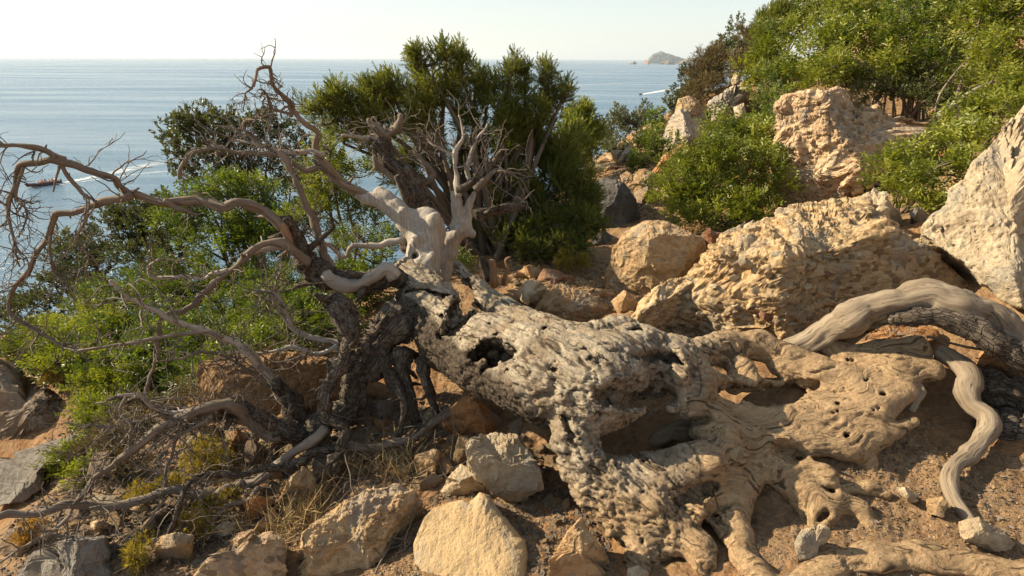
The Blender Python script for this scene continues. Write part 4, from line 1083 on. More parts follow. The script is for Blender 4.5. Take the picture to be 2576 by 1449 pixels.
part("fork", fallen, fv, fq, M['greywood'], attrs={"grain": fv[:, [0, 2, 1]]})

# long limbs
branch(cv([(1060, 640), (1055, 590), (1062, 540), (1050, 490), (1030, 450), (1000, 430), (975, 400), (965, 370), (968, 340)], 3.95, 4.15), .12, .06, 'bark', rough=.5, sides=20)
branch(cv([(1000, 455), (960, 415), (940, 395)], 4.02, 4.0), .035, .016, 'brownwood')
branch(cv([(968, 345), (990, 325), (1005, 300), (1008, 288)], 4.15, 4.15), .05, .02, 'brownwood', tw=6, twl=.3)
branch(cv([(968, 345), (940, 320), (925, 298)], 4.15, 4.15), .05, .015, 'brownwood', tw=5, twl=.3)
branch(cv([(960, 350), (900, 347), (858, 344)], 4.15, 4.0), .028, .016, 'greywood', tw=4, twl=.3)
branch(cv([(1045, 470), (1075, 450), (1090, 430), (1060, 400), (1040, 380)], 4.1, 4.2), .03, .012, 'brownwood', tw=5, twl=.3)
branch(cv([(892, 484), (859, 450), (820, 400), (793, 362), (763, 313), (733, 285), (730, 265), (713, 237), (687, 207), (677, 187), (665, 177), (643, 182), (638, 200), (635, 217)], 3.72, 3.1), .032, .009, 'twig', tw=16, twl=.15, lo=.4)
branch(cv([(735, 288), (690, 284), (676, 262), (670, 240), (664, 229), (655, 245)], 3.3, 3.2), .014, .006, 'twig', tw=9, twl=.14)
branch(cv([(733, 290), (728, 272), (716, 270), (708, 280), (712, 292)], 3.35, 3.3), .012, .006, 'twig')
branch(cv([(638, 200), (632, 222), (616, 230), (614, 252), (609, 276)], 3.12, 3.1), .008, .003, 'twig', tw=7, twl=.12)
branch(cv([(945, 505), (900, 470), (859, 450), (800, 427), (733, 403), (700, 388), (653, 377), (600, 373), (550, 367), (500, 387), (473, 410), (453, 433), (452, 452)], 3.75, 3.2), .034, .01, 'twig', tw=26, twl=.3)
branch(cv([(810, 393), (783, 383), (733, 380), (690, 376), (640, 360), (585, 350)], 3.5, 3.5), .022, .008, 'greywood', tw=14, twl=.3)
branch(cv([(655, 372), (635, 352), (620, 333), (613, 308), (640, 298), (690, 290)], 3.3, 3.3), .014, .006, 'twig', tw=9, twl=.22)
branch(cv([(859, 733), (830, 670), (800, 590), (777, 550), (752, 483), (730, 436), (717, 400), (703, 377)], 3.2, 3.3), .03, .022, 'brownwood', tw=10, twl=.3, rough=.5)
# the big arch to the left
branch(cv([(1010, 712), (985, 700), (955, 712), (915, 725), (870, 720), (825, 702), (800, 688)], 3.25, 3.2), .075, .085, 'bark', sides=18, rough=.4)
branch(cv([(998, 700), (975, 686), (940, 712), (900, 722), (860, 712), (815, 688)], 3.17, 3.12), .045, .04, 'greywood', sides=14)
branch(cv([(830, 700), (790, 680), (760, 640), (735, 600), (712, 555)], 3.2, 3.15), .085, .045, 'bark', sides=18, rough=.55)
branch(cv([(748, 648), (725, 605), (705, 568), (700, 566)], 3.10, 3.10), .014, .024, 'rawwood', sides=14, rough=.8, label="torn orange splintered limb")
branch(cv([(705, 575), (690, 555), (640, 525), (590, 514), (500, 512), (430, 505), (350, 488), (300, 470), (250, 440), (210, 415), (150, 405), (100, 410), (60, 420), (42, 440), (32, 470)], 3.1, 2.75), .034, .012, 'brownwood', sides=14, rough=.45, tw=9, twl=.3)
branch(cv([(165, 408), (150, 402), (100, 380), (50, 370), (0, 364), (-60, 358)], 2.82, 2.72), .019, .012, 'brownwood', tw=4, twl=.2)
branch(cv([(335, 485), (270, 505), (215, 530), (170, 545), (130, 590), (100, 630), (60, 690), (35, 730), (30, 780), (60, 812), (95, 835), (150, 862), (240, 880)], 2.9, 2.75), .021, .008, 'brownwood', tw=22, twl=.3)
branch(cv([(415, 500), (445, 520), (470, 528), (500, 545)], 2.95, 2.95), .022, .006, 'brownwood')
branch(cv([(32, 468), (20, 520), (30, 580), (40, 640), (52, 672)], 2.74, 2.7), .011, .004, 'twig', tw=16, twl=.22)
branch(cv([(60, 420), (38, 495), (70, 535), (50, 600)], 2.76, 2.7), .011, .004, 'twig', tw=14, twl=.22)
branch(cv([(152, 410), (172, 450), (200, 487), (216, 500), (214, 560), (203, 600), (214, 642), (208, 705)], 2.8, 2.8), .013, .005, 'twig', tw=16, twl=.25)
branch(cv([(150, 418), (142, 455), (135, 482)], 2.8, 2.8), .007, .003, 'twig')
branch(cv([(128, 595), (128, 640), (140, 690), (180, 720), (190, 745)], 2.8, 2.8), .009, .003, 'twig', tw=10, twl=.25)
# second arm down to the crossing branches
branch(cv([(775, 655), (740, 620), (700, 602), (650, 620), (600, 660), (560, 690), (520, 730), (490, 760), (450, 785), (428, 792), (410, 820), (392, 870), (375, 950), (368, 1002)], 3.12, 2.55), .031, .01, 'brownwood', sides=12, tw=14, twl=.35)
branch(cv([(735, 620), (690, 630), (650, 634), (628, 640)], 3.15, 3.1), .024, .02, 'greywood')
branch(cv([(570, 682), (530, 690), (500, 698), (440, 698), (400, 703), (378, 696), (375, 672), (400, 650)], 2.9, 2.8), .017, .007, 'greywood', tw=10, twl=.25)
branch(cv([(720, 1012), (700, 985), (680, 955), (640, 910), (600, 870), (540, 835), (480, 810), (425, 790), (380, 775), (330, 750), (275, 708)], 2.75, 2.5), .026, .010, 'greywood', sides=12, tw=16, twl=.35)
branch(cv([(715, 1005), (690, 950), (660, 910), (628, 880), (615, 868)], 2.78, 2.7), .02, .008, 'greywood')
branch(cv([(560, 850), (530, 835), (480, 832), (400, 847), (300, 868), (200, 884)], 2.6, 2.4), .012, .008, 'twig', tw=8, twl=.25)
branch(cv([(700, 985), (640, 945), (580, 910), (510, 887), (450, 900), (395, 908)], 2.75, 2.6), .013, .006, 'brownwood', tw=12, twl=.3)
branch(cv([(850, 865), (800, 850), (760, 840), (735, 815), (715, 790), (690, 755), (700, 720), (705, 695), (706, 660)], 2.95, 2.95), .024, .006, 'greywood', tw=22, twl=.35)
branch(cv([(735, 815), (715, 780), (690, 735), (640, 728)], 2.93, 2.9), .016, .006, 'greywood', tw=10, twl=.25)
branch(cv([(850, 868), (800, 882), (740, 872), (700, 880), (650, 890), (560, 890)], 2.9, 2.7), .018, .006, 'greywood', tw=18, twl=.3)
branch(cv([(1005, 598), (960, 612), (915, 618), (880, 625), (860, 650), (830, 620), (770, 612)], 3.55, 3.4), .026, .012, 'greywood', tw=8, twl=.3)
# heavy bark limbs under the trunk
branch(cv([(1040, 780), (990, 820), (945, 880), (905, 940), (870, 1010), (830, 1060)], 3.05, 2.75), .12, .075, 'bark', sides=22, rough=.5)
branch(cv([(840, 770), (860, 800), (890, 845), (870, 900), (835, 950), (815, 1000), (830, 1050), (868, 1085), (862, 1150), (850, 1220), (838, 1285)], 2.8, 2.3), .055, .022, 'bark', sides=16, rough=.5, tw=8, twl=.25)
branch(cv([(880, 840), (875, 890), (845, 945), (820, 1000)], 2.73, 2.68), .02, .02, 'greywood', sides=10)
branch(cv([(828, 775), (850, 760), (880, 800), (895, 850)], 2.85, 2.85), .06, .05, 'bark', sides=16, rough=.6)
branch(cv([(830, 1055), (780, 1080), (740, 1085), (700, 1070), (650, 1040), (600, 1028), (540, 1032), (480, 1036), (413, 1036), (383, 1023), (350, 999), (300, 996), (268, 1008)], 2.7, 2.3), .07, .008, 'bark', sides=16, rough=.45, tw=22, twl=.3)
branch(cv([(545, 1033), (480, 1038), (414, 1038), (384, 1025), (352, 1001), (300, 997)], 2.45, 2.28), .016, .009, 'greywood')
branch(cv([(760, 1090), (735, 1040), (715, 1000), (690, 965)], 2.72, 2.7), .07, .035, 'bark', sides=16, rough=.5)
branch(cv([(740, 1092), (683, 1080), (633, 1053), (567, 1030), (500, 1039), (433, 1066), (367, 1103), (300, 1153), (277, 1179), (233, 1213), (182, 1268)], 2.65, 2.05), .05, .011, 'brownwood', sides=14, tw=26, twl=.35)
branch(cv([(815, 1075), (775, 1102), (750, 1120), (700, 1168), (660, 1202), (590, 1226), (530, 1236), (500, 1222), (420, 1241), (330, 1266), (250, 1286), (180, 1276), (150, 1282), (60, 1298), (-40, 1312)], 2.55, 1.85), .036, .015, 'twig', sides=14, tw=12, twl=.3)
branch(cv([(418, 1036), (367, 1053), (300, 1070), (245, 1077)], 2.4, 2.25), .012, .006, 'twig', tw=12, twl=.25)
branch(cv([(535, 1046), (483, 1073), (447, 1099), (433, 1153), (420, 1199), (427, 1235)], 2.4, 2.2), .014, .008, 'brownwood', tw=14, twl=.25)
branch(cv([(850, 1128), (800, 1145), (767, 1156), (683, 1170), (600, 1187), (550, 1190), (493, 1217), (463, 1254), (443, 1308), (420, 1348), (367, 1398), (320, 1455)], 2.5, 1.85), .026, .01, 'bark', sides=12, tw=14, twl=.3)
branch(cv([(652, 1222), (617, 1260), (563, 1280), (533, 1315), (493, 1347), (400, 1394), (325, 1455)], 2.3, 1.8), .016, .009, 'twig', tw=10, twl=.25)
branch(cv([(410, 1258), (377, 1313), (333, 1353), (298, 1388)], 2.1, 1.95), .013, .006, 'brownwood', tw=6, twl=.2)
branch(cv([(178, 1292), (133, 1337), (67, 1377), (-20, 1432)], 1.9, 1.8), .009, .005, 'twig', tw=8, twl=.2)
branch(cv([(320, 1000), (300, 1040), (330, 1075), (300, 1120), (250, 1180), (215, 1240)], 2.3, 2.1), .008, .004, 'twig', tw=14, twl=.25)
branch(cv([(880, 1120), (909, 1124), (959, 1120), (1025, 1107), (1059, 1083), (1112, 1053), (1168, 1024)], 2.5, 2.65), .028, .022, 'brownwood', sides=12, tw=10, twl=.2, rough=.5)
branch(cv([(1020, 880), (1010, 950), (1030, 1010), (1050, 1060)], 2.9, 2.75), .05, .03, 'bark', sides=14, rough=.5)
branch(cv([(960, 900), (985, 960), (1010, 1020), (1000, 1080), (985, 1110)], 2.85, 2.6), .04, .018, 'bark', sides=14, rough=.5)
branch(cv([(1060, 900), (1080, 960), (1090, 1040)], 2.8, 2.7), .045, .02, 'bark', sides=14, rough=.5)
branch(cv([(955, 800), (940, 850), (900, 870), (860, 868)], 2.95, 2.9), .03, .02, 'bark', sides=12, tw=8, twl=.3)
# pale twiggy limb above the right fork
branch(cv([(1155, 490), (1152, 450), (1146, 415), (1150, 385), (1165, 350), (1160, 310), (1155, 290)], 3.9, 4.1), .028, .007, 'greywood', tw=7, twl=.32, up=.3)
branch(cv([(1182, 470), (1178, 430), (1180, 385), (1195, 350), (1220, 320), (1226, 308)], 3.95, 4.1), .026, .007, 'greywood', tw=7, twl=.32, up=.3)
branch(cv([(1150, 480), (1180, 470), (1225, 440), (1235, 410), (1260, 380), (1290, 378)], 3.9, 4.0), .036, .007, 'bark', tw=8, twl=.3, up=.2)
branch(cv([(1195, 475), (1240, 430), (1280, 428), (1315, 435)], 3.9, 4.0), .026, .006, 'brownwood', tw=8, twl=.3)
branch(cv([(1150, 400), (1110, 375), (1080, 355), (1075, 330)], 4.0, 4.1), .014, .005, 'greywood', tw=10, twl=.3)
branch(cv([(1200, 545), (1260, 530), (1310, 520), (1330, 515)], 4.1, 4.3), .05, .03, 'bark', sides=14, tw=6, twl=.3)
# roots that stand clear
branch(cv([(1985, 890), (2030, 862), (2075, 836), (2150, 790), (2220, 768), (2300, 758), (2390, 762), (2470, 795), (2540, 845), (2620, 900)], 2.50, 2.25), .05, .074, 'rootwood', name="root", sides=28, rough=.5, wob=1., label="thick arched silver root")
branch(cv([(2240, 800), (2330, 795), (2420, 815), (2500, 860), (2600, 905)], 2.36, 2.12), .03, .05, 'bark', name="root", sides=16, rough=.5)
branch(cv([(2355, 885), (2400, 915), (2437, 950), (2436, 985), (2450, 1020), (2482, 1052), (2478, 1090), (2440, 1135), (2398, 1175), (2382, 1215), (2392, 1255), (2415, 1290), (2440, 1318)], 2.36, 1.62), .046, .024, 'rootwood', name="root", sides=24, rough=.26, wob=.8, label="smooth silver root curving in an S")
branch(cv([(2270, 960), (2315, 980), (2308, 1005), (2298, 1035)], 2.24, 2.1), .03, .012, 'rootwood', name="root", sides=14)
branch(cv([(2440, 960), (2520, 985), (2620, 1010)], 2.3, 2.2), .06, .09, 'bark', name="root", sides=16, rough=.5)
branch(cv([(2460, 1060), (2540, 1085), (2640, 1110)], 2.15, 2.05), .07, .09, 'bark', name="root", sides=16, rough=.5)
branch(cv([(2330, 850), (2400, 865), (2480, 880), (2560, 900)], 2.43, 2.3), .008, .004, 'rootwood', name="root")
branch(cv([(1980, 1410), (2020, 1425), (2080, 1440), (2140, 1470)], 1.52, 1.42), .012, .016, 'rootwood', name="root", sides=12, rough=.15)
branch(cv([(1640, 1110), (1690, 1080), (1740, 1085)], 2.2, 2.15), .03, .05, 'rootwood', name="root", sides=12)

# broken stakes behind the trunk
for k, (pts, lab) in enumerate([([(1240, 705), (1238, 680), (1236, 655)], "weathered broken stump post, thickest of the stakes behind the trunk"), ([(1225, 690), (1218, 668), (1212, 648)], "dark splintered stake at the trunk's broken shell"),
                               ([(1268, 700), (1278, 678), (1272, 655), (1285, 645)], "thin forked orange twig standing behind the trunk")]):
    _bn[0] += 1
    w = catmull(np.array([P(a, b, 3.75) for a, b in pts]), 8); w[0, 2] -= .05
    v, q, tr, g = tube(w, np.linspace([.03, .028, .014][k], [.022, .018, .006][k], len(w)), 10, .5, k + 3)
    solo("stake", lab, "stake", v, [q, tr], M[['rawwood', 'bark', 'rawwood'][k]], attrs={"grain": g})

# ------------------------------------------------------------------ shrubs and trees
def leafq(o, d, w, L, wid, fold=.15):
    """one leaf blade as four points: foot, side, tip, side"""
    nrm = np.cross(d, w); m = o + d * L * .5 + nrm * fold * wid
    return np.array([o, m + w * wid * .5, o + d * L, m - w * wid * .5])
def sprig_pinnate(rng, pairs=4, L=.085, ll=.036, lw=.013):
    V = []
    for i in range(pairs):
        t = (i + .6) / pairs
        o = np.array([t * L, 0, -.12 * L * t * t])
        for sgn in (-1, 1):
            a = R(58) + rng.uniform(-.25, .25); tw = rng.uniform(-.5, .5)
            d = np.array([math.cos(a), sgn * math.sin(a), rng.uniform(-.25, .15)]); d /= np.linalg.norm(d)
            w = np.cross([0, 0, 1], d); w /= np.linalg.norm(w); w = w * math.cos(tw) + np.array([0, 0, 1]) * math.sin(tw)
            V.append(leafq(o, d, w, ll * rng.uniform(.8, 1.15), lw))
    return np.vstack(V)
def sprig_cluster(rng, n=8, L=.05, ll=.032, lw=.016):
    V = []
    for i in range(n):
        t = (i + .5) / n; a = i * 2.4 + rng.uniform(-.3, .3); e = rng.uniform(.3, 1.0)
        d = np.array([math.cos(e), math.sin(e) * math.cos(a), math.sin(e) * math.sin(a)])
        w = np.cross(d, rng.normal(size=3)); w /= np.linalg.norm(w)
        V.append(leafq(np.array([t * L, 0, 0]), d, w, ll * rng.uniform(.7, 1.2), lw, .2))
    return np.vstack(V)
def sprig_plume(rng, n=13, L=.12, ll=.045, lw=.009):
    V = []
    for i in range(n):
        t = (i + .3) / n; a = i * 2.4 + rng.uniform(-.4, .4); e = rng.uniform(.25, .65) * (1.15 - .6 * t)
        d = np.array([math.cos(e), math.sin(e) * math.cos(a), math.sin(e) * math.sin(a)])
        w = np.cross(d, rng.normal(size=3)); w /= np.linalg.norm(w)
        V.append(leafq(np.array([t * L, 0, 0]), d, w, ll * (1.25 - .55 * t) * rng.uniform(.8, 1.2), lw, .1))
    return np.vstack(V)
def sprig_needles(rng, n=12, L=.05, ll=.04, lw=.004):
    V = []
    for i in range(n):
        a = rng.uniform(0, 6.28); e = rng.uniform(.1, 1.1)
        d = np.array([math.cos(e), math.sin(e) * math.cos(a), math.sin(e) * math.sin(a)])
        w = np.cross(d, rng.normal(size=3)); w /= np.linalg.norm(w)
        V.append(leafq(np.array([rng.uniform(0, L), 0, 0]), d, w, ll * rng.uniform(.6, 1.2), lw, .1))
    return np.vstack(V)
_sr = np.random.default_rng(11)
SPR = {'pinnate': [sprig_pinnate(_sr) for _ in range(6)], 'cluster': [sprig_cluster(_sr) for _ in range(6)],
       'plume': [sprig_plume(_sr) for _ in range(6)], 'needles': [sprig_needles(_sr) for _ in range(6)]}

def place_sprigs(kind, pos, dirs, scale, rng, tint):
    n = len(pos); dirs = dirs / (np.linalg.norm(dirs, axis=1, keepdims=True) + 1e-9)
    r = rng.normal(size=(n, 3)); r[:, 2] *= .5
    u = np.cross(dirs, r); u = np.cross(u, dirs) if False else u
    u /= np.linalg.norm(u, axis=1, keepdims=True) + 1e-9
    flip = np.cross(dirs, u)
    # blades of flat sprigs face up rather than down
    if kind == 'pinnate':
        upv = np.array([0, 0, 1.]) + rng.normal(size=(n, 3)) * .55
        u = np.cross(upv, dirs); u /= np.linalg.norm(u, axis=1, keepdims=True) + 1e-9
        flip = np.cross(dirs, u)
    V = []; Q = []; T = []; o = 0
    which = rng.integers(0, 6, n)
    for k in range(6):
        m = np.nonzero(which == k)[0]
        if not len(m): continue
        t = SPR[kind][k]
        v = (dirs[m][:, None] * t[None, :, 0:1] + u[m][:, None] * t[None, :, 1:2] + flip[m][:, None] * t[None, :, 2:3]) * scale[m][:, None, None] + pos[m][:, None]
        V.append(v.reshape(-1, 3)); nq = len(m) * len(t) // 4
        Q.append(np.arange(nq * 4).reshape(-1, 4) + o); o += nq * 4
        tt = tint[m][:, None] + rng.normal(size=(len(m), len(t) // 4)) * .12
        T.append(np.repeat(tt.ravel(), 4))
    return np.vstack(V), np.vstack(Q), np.clip(np.concatenate(T), 0, 1)

_bush = [0]
GROW = {}
def bush(name, label, cat, blobs, kind='pinnate', mat='mastic', dens=1.0, scale=1.0, sub=7, base=None, stems=5, up=.5, gaps=.0, lean=(0, 0, 0), group=None, bare=0, stem_mat='stem',
         crown="crown", stem="stem", depth=.9, stem_r=.02, trunk=None, grow=1.):
    """blobs: (vx, vy, rx, ry, distance) masses of leaves"""
    _bush[0] += 1; rng = np.random.default_rng(1000 + _bush[0] * 13)
    S = []
    gaps = max(gaps, .14) if kind != 'needles' else gaps; bare = bare or (6 if kind == 'pinnate' else 0)
    for vx, vy, rx, ry, Y in blobs:
        if grow != 1: rx, ry = rx * grow, ry * grow
        for _ in range(12):                                   # a shrub stands on the slope, not in it
            c = P(vx, vy, Y)
            if c[2] > float(ground_h(c[0], c[1])) + .45 * ry * mpp(Y): break
            Y *= .965
        c = P(vx, vy, Y); ax_, az_ = rx * mpp(Y), ry * mpp(Y) * 1.05
        S.append((c, np.array([ax_, (ax_ + az_) * .5 * depth, az_])))
    cm = np.mean([c for c, _ in S], axis=0)
    if base is None:
        bx, by = cm[0], cm[1] + .1
    else:
        q = ground_hit(*base)[0]; bx, by = q[0], q[1]
    root = np.array([bx, by, float(ground_h(bx, by)) - .03])
    t = thing(name, label, cat, root, group)
    pos, dr, ti = [], [], []; tips = []
    unit = {'pinnate': .0016, 'cluster': .0018, 'plume': .0018, 'needles': .0010}[kind] * scale * scale
    for c, r in S:
        ns = max(int(sub), 3)
        for k in range(ns):
            d = rng.normal(size=3); d /= np.linalg.norm(d); d[2] = d[2] * .8 + .12; d[1] -= .15
            sc = c + d * r * rng.uniform(.45, 1.0); sr = r * rng.uniform(.24, .56)
            if kind == 'plume': sr = np.full(3, np.mean(r)) * rng.uniform(.14, .28) * np.array([1.1, 1.1, rng.uniform(1.1, 2.1)]); tilt = rng.uniform(-.8, .35)
            tips.append(sc)
            area = 4 * np.pi * (np.mean(sr)) ** 2 * (1.3 if kind == 'plume' else 1)
            n = int(np.clip(area / unit * .62 * dens, 12, 4000))
            e = rng.normal(size=(n, 3)); e /= np.linalg.norm(e, axis=1, keepdims=True)
            rad = rng.uniform(.35, 1.05, n) ** .6
            p = sc + e * sr * rad[:, None]
            if kind == 'plume': p[:, 0] += (p[:, 2] - sc[2]) * tilt
            if gaps:
                ok = fbm(p / np.mean(r) * 3.5, 2, k) > -0.5 + gaps; p, e = p[ok], e[ok]
            pos.append(p); dr.append(e * .9 + (p - root) / (np.linalg.norm(p - root, axis=1, keepdims=True) + 1e-6) * .5 + np.array([lean[0], lean[1], lean[2] + up]) + rng.normal(size=p.shape) * .35)
            ti.append(np.full(len(p), np.clip(rng.normal(.45, .25), .03, .97)) + rng.normal(size=len(p)) * .12)
    pos = np.vstack(pos); dr = np.vstack(dr); ti = np.concatenate(ti)
    v, q, tt = place_sprigs(kind, pos, dr, scale * rng.uniform(.7, 1.2, len(pos)), rng, ti)
    part(crown, t, v, q, M[mat], smooth_=False, attrs={"tint": tt})
    sp = Soup(); tips = np.array(tips)
    jn = []
    for c, r in S:
        for k in range(max(1, stems // max(1, len(S) // 2 + 1))):
            e = c + rng.normal(size=3) * r * .3; L = np.linalg.norm(e - root)
            s0 = root + rng.normal(size=3) * np.array([.12, .12, 0]) * min(1, L)
            mid = (s0 + e) / 2 + rng.normal(size=3) * L * .05 + np.array([0, 0, L * .05])
            cpt = catmull([s0, mid, e], 7)
            rr_ = np.linspace(stem_r * rng.uniform(.8, 1.3) * min(1.4, L), stem_r * .4, len(cpt))
            sp.tube(cpt, rr_, 5, cap=False, seed=k); jn.append(cpt)
    allj = np.vstack(jn)
    for tp in tips:
        a = allj[((allj - tp) ** 2).sum(1).argmin()]
        mid = (a + tp) / 2 + rng.normal(size=3) * np.linalg.norm(tp - a) * .15
        cpt = catmull([a, mid, tp + (tp - a) * .25], 4)
        sp.tube(cpt, np.linspace(stem_r * .4, stem_r * .12, len(cpt)), 4, cap=False, seed=1)
    if bare:
        for k in range(bare):
            a = tips[rng.integers(len(tips))]; d = (a - root) / np.linalg.norm(a - root) + rng.normal(size=3) * .5
            w = wander(a, d, np.mean(S[0][1]) * rng.uniform(.7, 1.3), rng, 7, .6); sp.tube(w, np.linspace(stem_r * .35, stem_r * .1, 8), 3, cap=False)
            for _ in range(4):
                k2 = rng.integers(1, 6); w2 = wander(w[k2], d + rng.normal(size=3) * .7, np.mean(S[0][1]) * .4, rng, 5, .8); sp.tube(w2, np.linspace(stem_r * .2, stem_r * .08, 6), 3, cap=False)
    sp.part(stem, t, M[stem_mat])
    return t

# the living juniper behind the fallen trunk
bush("juniper_tree", "dark green juniper with upswept feathery sprays growing behind the fallen trunk", "tree",
     [(1112, 150, 20, 40, 5.2), (1155, 160, 20, 36, 5.3), (1065, 180, 22, 40, 5.1), (1050, 150, 12, 24, 5.1), (1135, 215, 50, 40, 5.3), (1195, 200, 36, 36, 5.4), (1235, 240, 45, 40, 5.4), (1283, 175, 22, 34, 5.4), (1318, 180, 16, 24, 5.5), (1310, 225, 30, 28, 5.5),
      (1375, 195, 14, 34, 5.4), (1382, 250, 24, 34, 5.4), (1418, 240, 16, 36, 5.4), (1355, 265, 20, 24, 5.4), (1345, 310, 70, 50, 5.4), (1245, 300, 85, 52, 5.3), (1120, 300, 85, 58, 5.3), (1060, 255, 55, 45, 5.1),
      (985, 230, 36, 34, 4.9), (940, 225, 36, 28, 4.8), (865, 245, 50, 30, 4.7), (800, 275, 36, 22, 4.6), (930, 280, 70, 40, 4.8), (1000, 300, 60, 50, 5.0), (860, 300, 50, 34, 4.7), (900, 350, 60, 40, 4.9), (1330, 390, 90, 60, 5.4), (1420, 400, 70, 70, 5.5),
      (1290, 470, 90, 65, 5.4), (1390, 490, 85, 75, 5.3), (1440, 560, 55, 55, 5.2), (1340, 560, 80, 55, 5.2), (1250, 570, 60, 45, 5.3), (1400, 590, 70, 40, 5.0), (1300, 600, 70, 36, 5.0), (1470, 560, 45, 50, 5.0), (1450, 470, 50, 60, 5.2), (1340, 630, 60, 24, 4.8), (1430, 620, 50, 26, 4.8), (1220, 500, 60, 50, 5.4), (1180, 450, 50, 50, 5.5), (1460, 500, 40, 50, 5.3), (1210, 390, 60, 55, 5.5), (1060, 380, 70, 60, 5.4), (1000, 430, 50, 50, 5.3)],
     'plume', 'juniper', dens=1.25, scale=.72, sub=15, base=(1230, 640), stems=7, up=.2, gaps=.15, lean=(-.15, 0, .2), stem_r=.028)
# shrubs on the seaward slope, left
bush("oak_shrub", "open crowned oak shrub with small dark leaves standing against the sea", "shrub",
     [(475, 310, 40, 35, 6.2), (520, 305, 45, 36, 6.3), (440, 360, 50, 40, 6.2), (500, 370, 60, 50, 6.3), (590, 320, 50, 40, 6.3), (640, 345, 60, 50, 6.4), (700, 320, 50, 40, 6.5), (750, 370, 50, 60, 6.5), (570, 400, 70, 50, 6.3), (480, 430, 50, 40, 6.2), (660, 420, 70, 50, 6.4), (740, 450, 60, 50, 6.4), (590, 455, 70, 40, 6.2)],
     'cluster', 'oak', dens=.85, scale=1.3, sub=7, stems=12, gaps=.2, up=.4, bare=8)
bush("mastic_shrub", "bright yellow green mastic shrub behind the long arched limb", "shrub",
     [(560, 490, 70, 45, 5.4), (660, 480, 70, 45, 5.5), (500, 530, 70, 45, 5.3), (600, 560, 90, 55, 5.3), (700, 545, 70, 60, 5.4), (740, 600, 70, 50, 5.2), (440, 560, 60, 45, 5.3), (640, 620, 90, 50, 5.1), (520, 610, 90, 50, 5.1)],
     'pinnate', 'mastic', dens=1.0, scale=1.2, sub=7, stems=8)
bush("oak_shrub", "grey green oak shrub on the edge of the slope with the sea right behind", "shrub",
     [(330, 540, 50, 35, 5.9), (390, 520, 60, 45, 5.9), (300, 590, 60, 45, 5.7), (400, 590, 70, 50, 5.7), (340, 640, 80, 50, 5.5), (440, 640, 70, 50, 5.4)], 'cluster', 'oak', dens=.95, scale=1.15, sub=7, stems=8, gaps=.08)
bush("oak_shrub", "dark low oak shrub below the descending limb at the left", "shrub",
     [(190, 610, 50, 35, 6.0), (150, 660, 55, 40, 5.8), (240, 650, 70, 50, 5.8), (120, 720, 60, 40, 5.6), (200, 720, 90, 50, 5.5), (110, 770, 60, 40, 5.4), (270, 740, 80, 50, 5.3)], 'cluster', 'oak', dens=.95, scale=1.15, sub=7, stems=8, gaps=.08)
bush("mastic_shrub", "leafy green mastic shrub under the crossing dead branches", "shrub",
     [(400, 700, 70, 45, 4.9), (490, 700, 80, 50, 4.9), (590, 710, 80, 50, 4.9), (680, 700, 70, 50, 4.9), (440, 770, 80, 45, 4.7), (540, 780, 90, 45, 4.7), (640, 780, 90, 50, 4.6), (730, 740, 50, 60, 4.7)], 'pinnate', 'mastic', dens=1.0, sub=8, stems=8, grow=1.15)
bush("mastic_shrub", "fresh green mastic shrub at the left above the cracked dark boulder", "shrub",
     [(150, 815, 60, 35, 4.8), (220, 800, 60, 35, 4.8), (120, 860, 60, 40, 4.6), (210, 855, 80, 45, 4.5), (290, 850, 60, 40, 4.5), (180, 910, 80, 35, 4.3), (270, 905, 60, 40, 4.2)], 'pinnate', 'masticfar', dens=1.05, sub=8, stems=6, grow=1.2)
bush("oak_shrub", "grey leaved shrub at the far left edge beside the dark oak", "shrub", [(20, 790, 50, 40, 5.3), (60, 770, 50, 35, 5.5), (10, 840, 60, 45, 5.0), (70, 830, 50, 40, 5.2), (40, 880, 60, 30, 4.8)], 'cluster', 'oak', dens=.95, sub=6, stems=4)
bush("mastic_shrub", "small yellow green mastic shrub growing right of the cracked dark boulder", "shrub", [(240, 975, 45, 30, 3.7), (290, 985, 55, 35, 3.7), (225, 1025, 40, 35, 3.5), (280, 1040, 60, 40, 3.5), (340, 960, 50, 30, 3.8), (240, 1075, 40, 30, 3.4)], 'pinnate', 'masticfar', dens=1.1, scale=.9, sub=8, stems=5, grow=1.25)
bush("mastic_shrub", "small bright sprig of mastic hanging over the end of the flat grey slab", "shrub", [(180, 1150, 38, 24, 3.0), (150, 1175, 40, 24, 2.9), (200, 1190, 30, 26, 2.9)], 'pinnate', 'masticfar', dens=1.1, scale=.8, sub=7, stems=3, grow=1.2)
bush("mastic_shrub", "green mastic shrub between the dead branches and the grey fork", "shrub", [(830, 380, 50, 45, 5.0), (800, 450, 60, 50, 5.0), (870, 440, 60, 50, 5.2), (850, 520, 60, 50, 4.9), (780, 530, 50, 50, 5.0), (920, 560, 60, 40, 5.0)], 'pinnate', 'masticfar', dens=.9, sub=7, stems=6)
bush("mastic_shrub", "low green mastic shrub left of the grey fork's foot", "shrub", [(900, 605, 70, 30, 4.4), (970, 600, 50, 30, 4.4), (920, 650, 80, 35, 4.2), (840, 680, 60, 40, 4.2), (790, 740, 60, 40, 4.2), (1160, 660, 30, 34, 4.3)], 'pinnate', 'mastic', dens=.9, scale=.8, sub=7, stems=5)
bush("mastic_shrub", "dark green mastic shrub in the shade below the crossing branches", "shrub", [(480, 850, 80, 40, 4.3), (590, 860, 80, 40, 4.3), (690, 830, 60, 40, 4.3), (770, 800, 60, 50, 4.2), (400, 880, 60, 40, 4.2), (450, 930, 60, 35, 3.9), (380, 960, 50, 40, 3.8)], 'pinnate', 'mastic', dens=1., scale=1., sub=8, stems=5, grow=1.25)
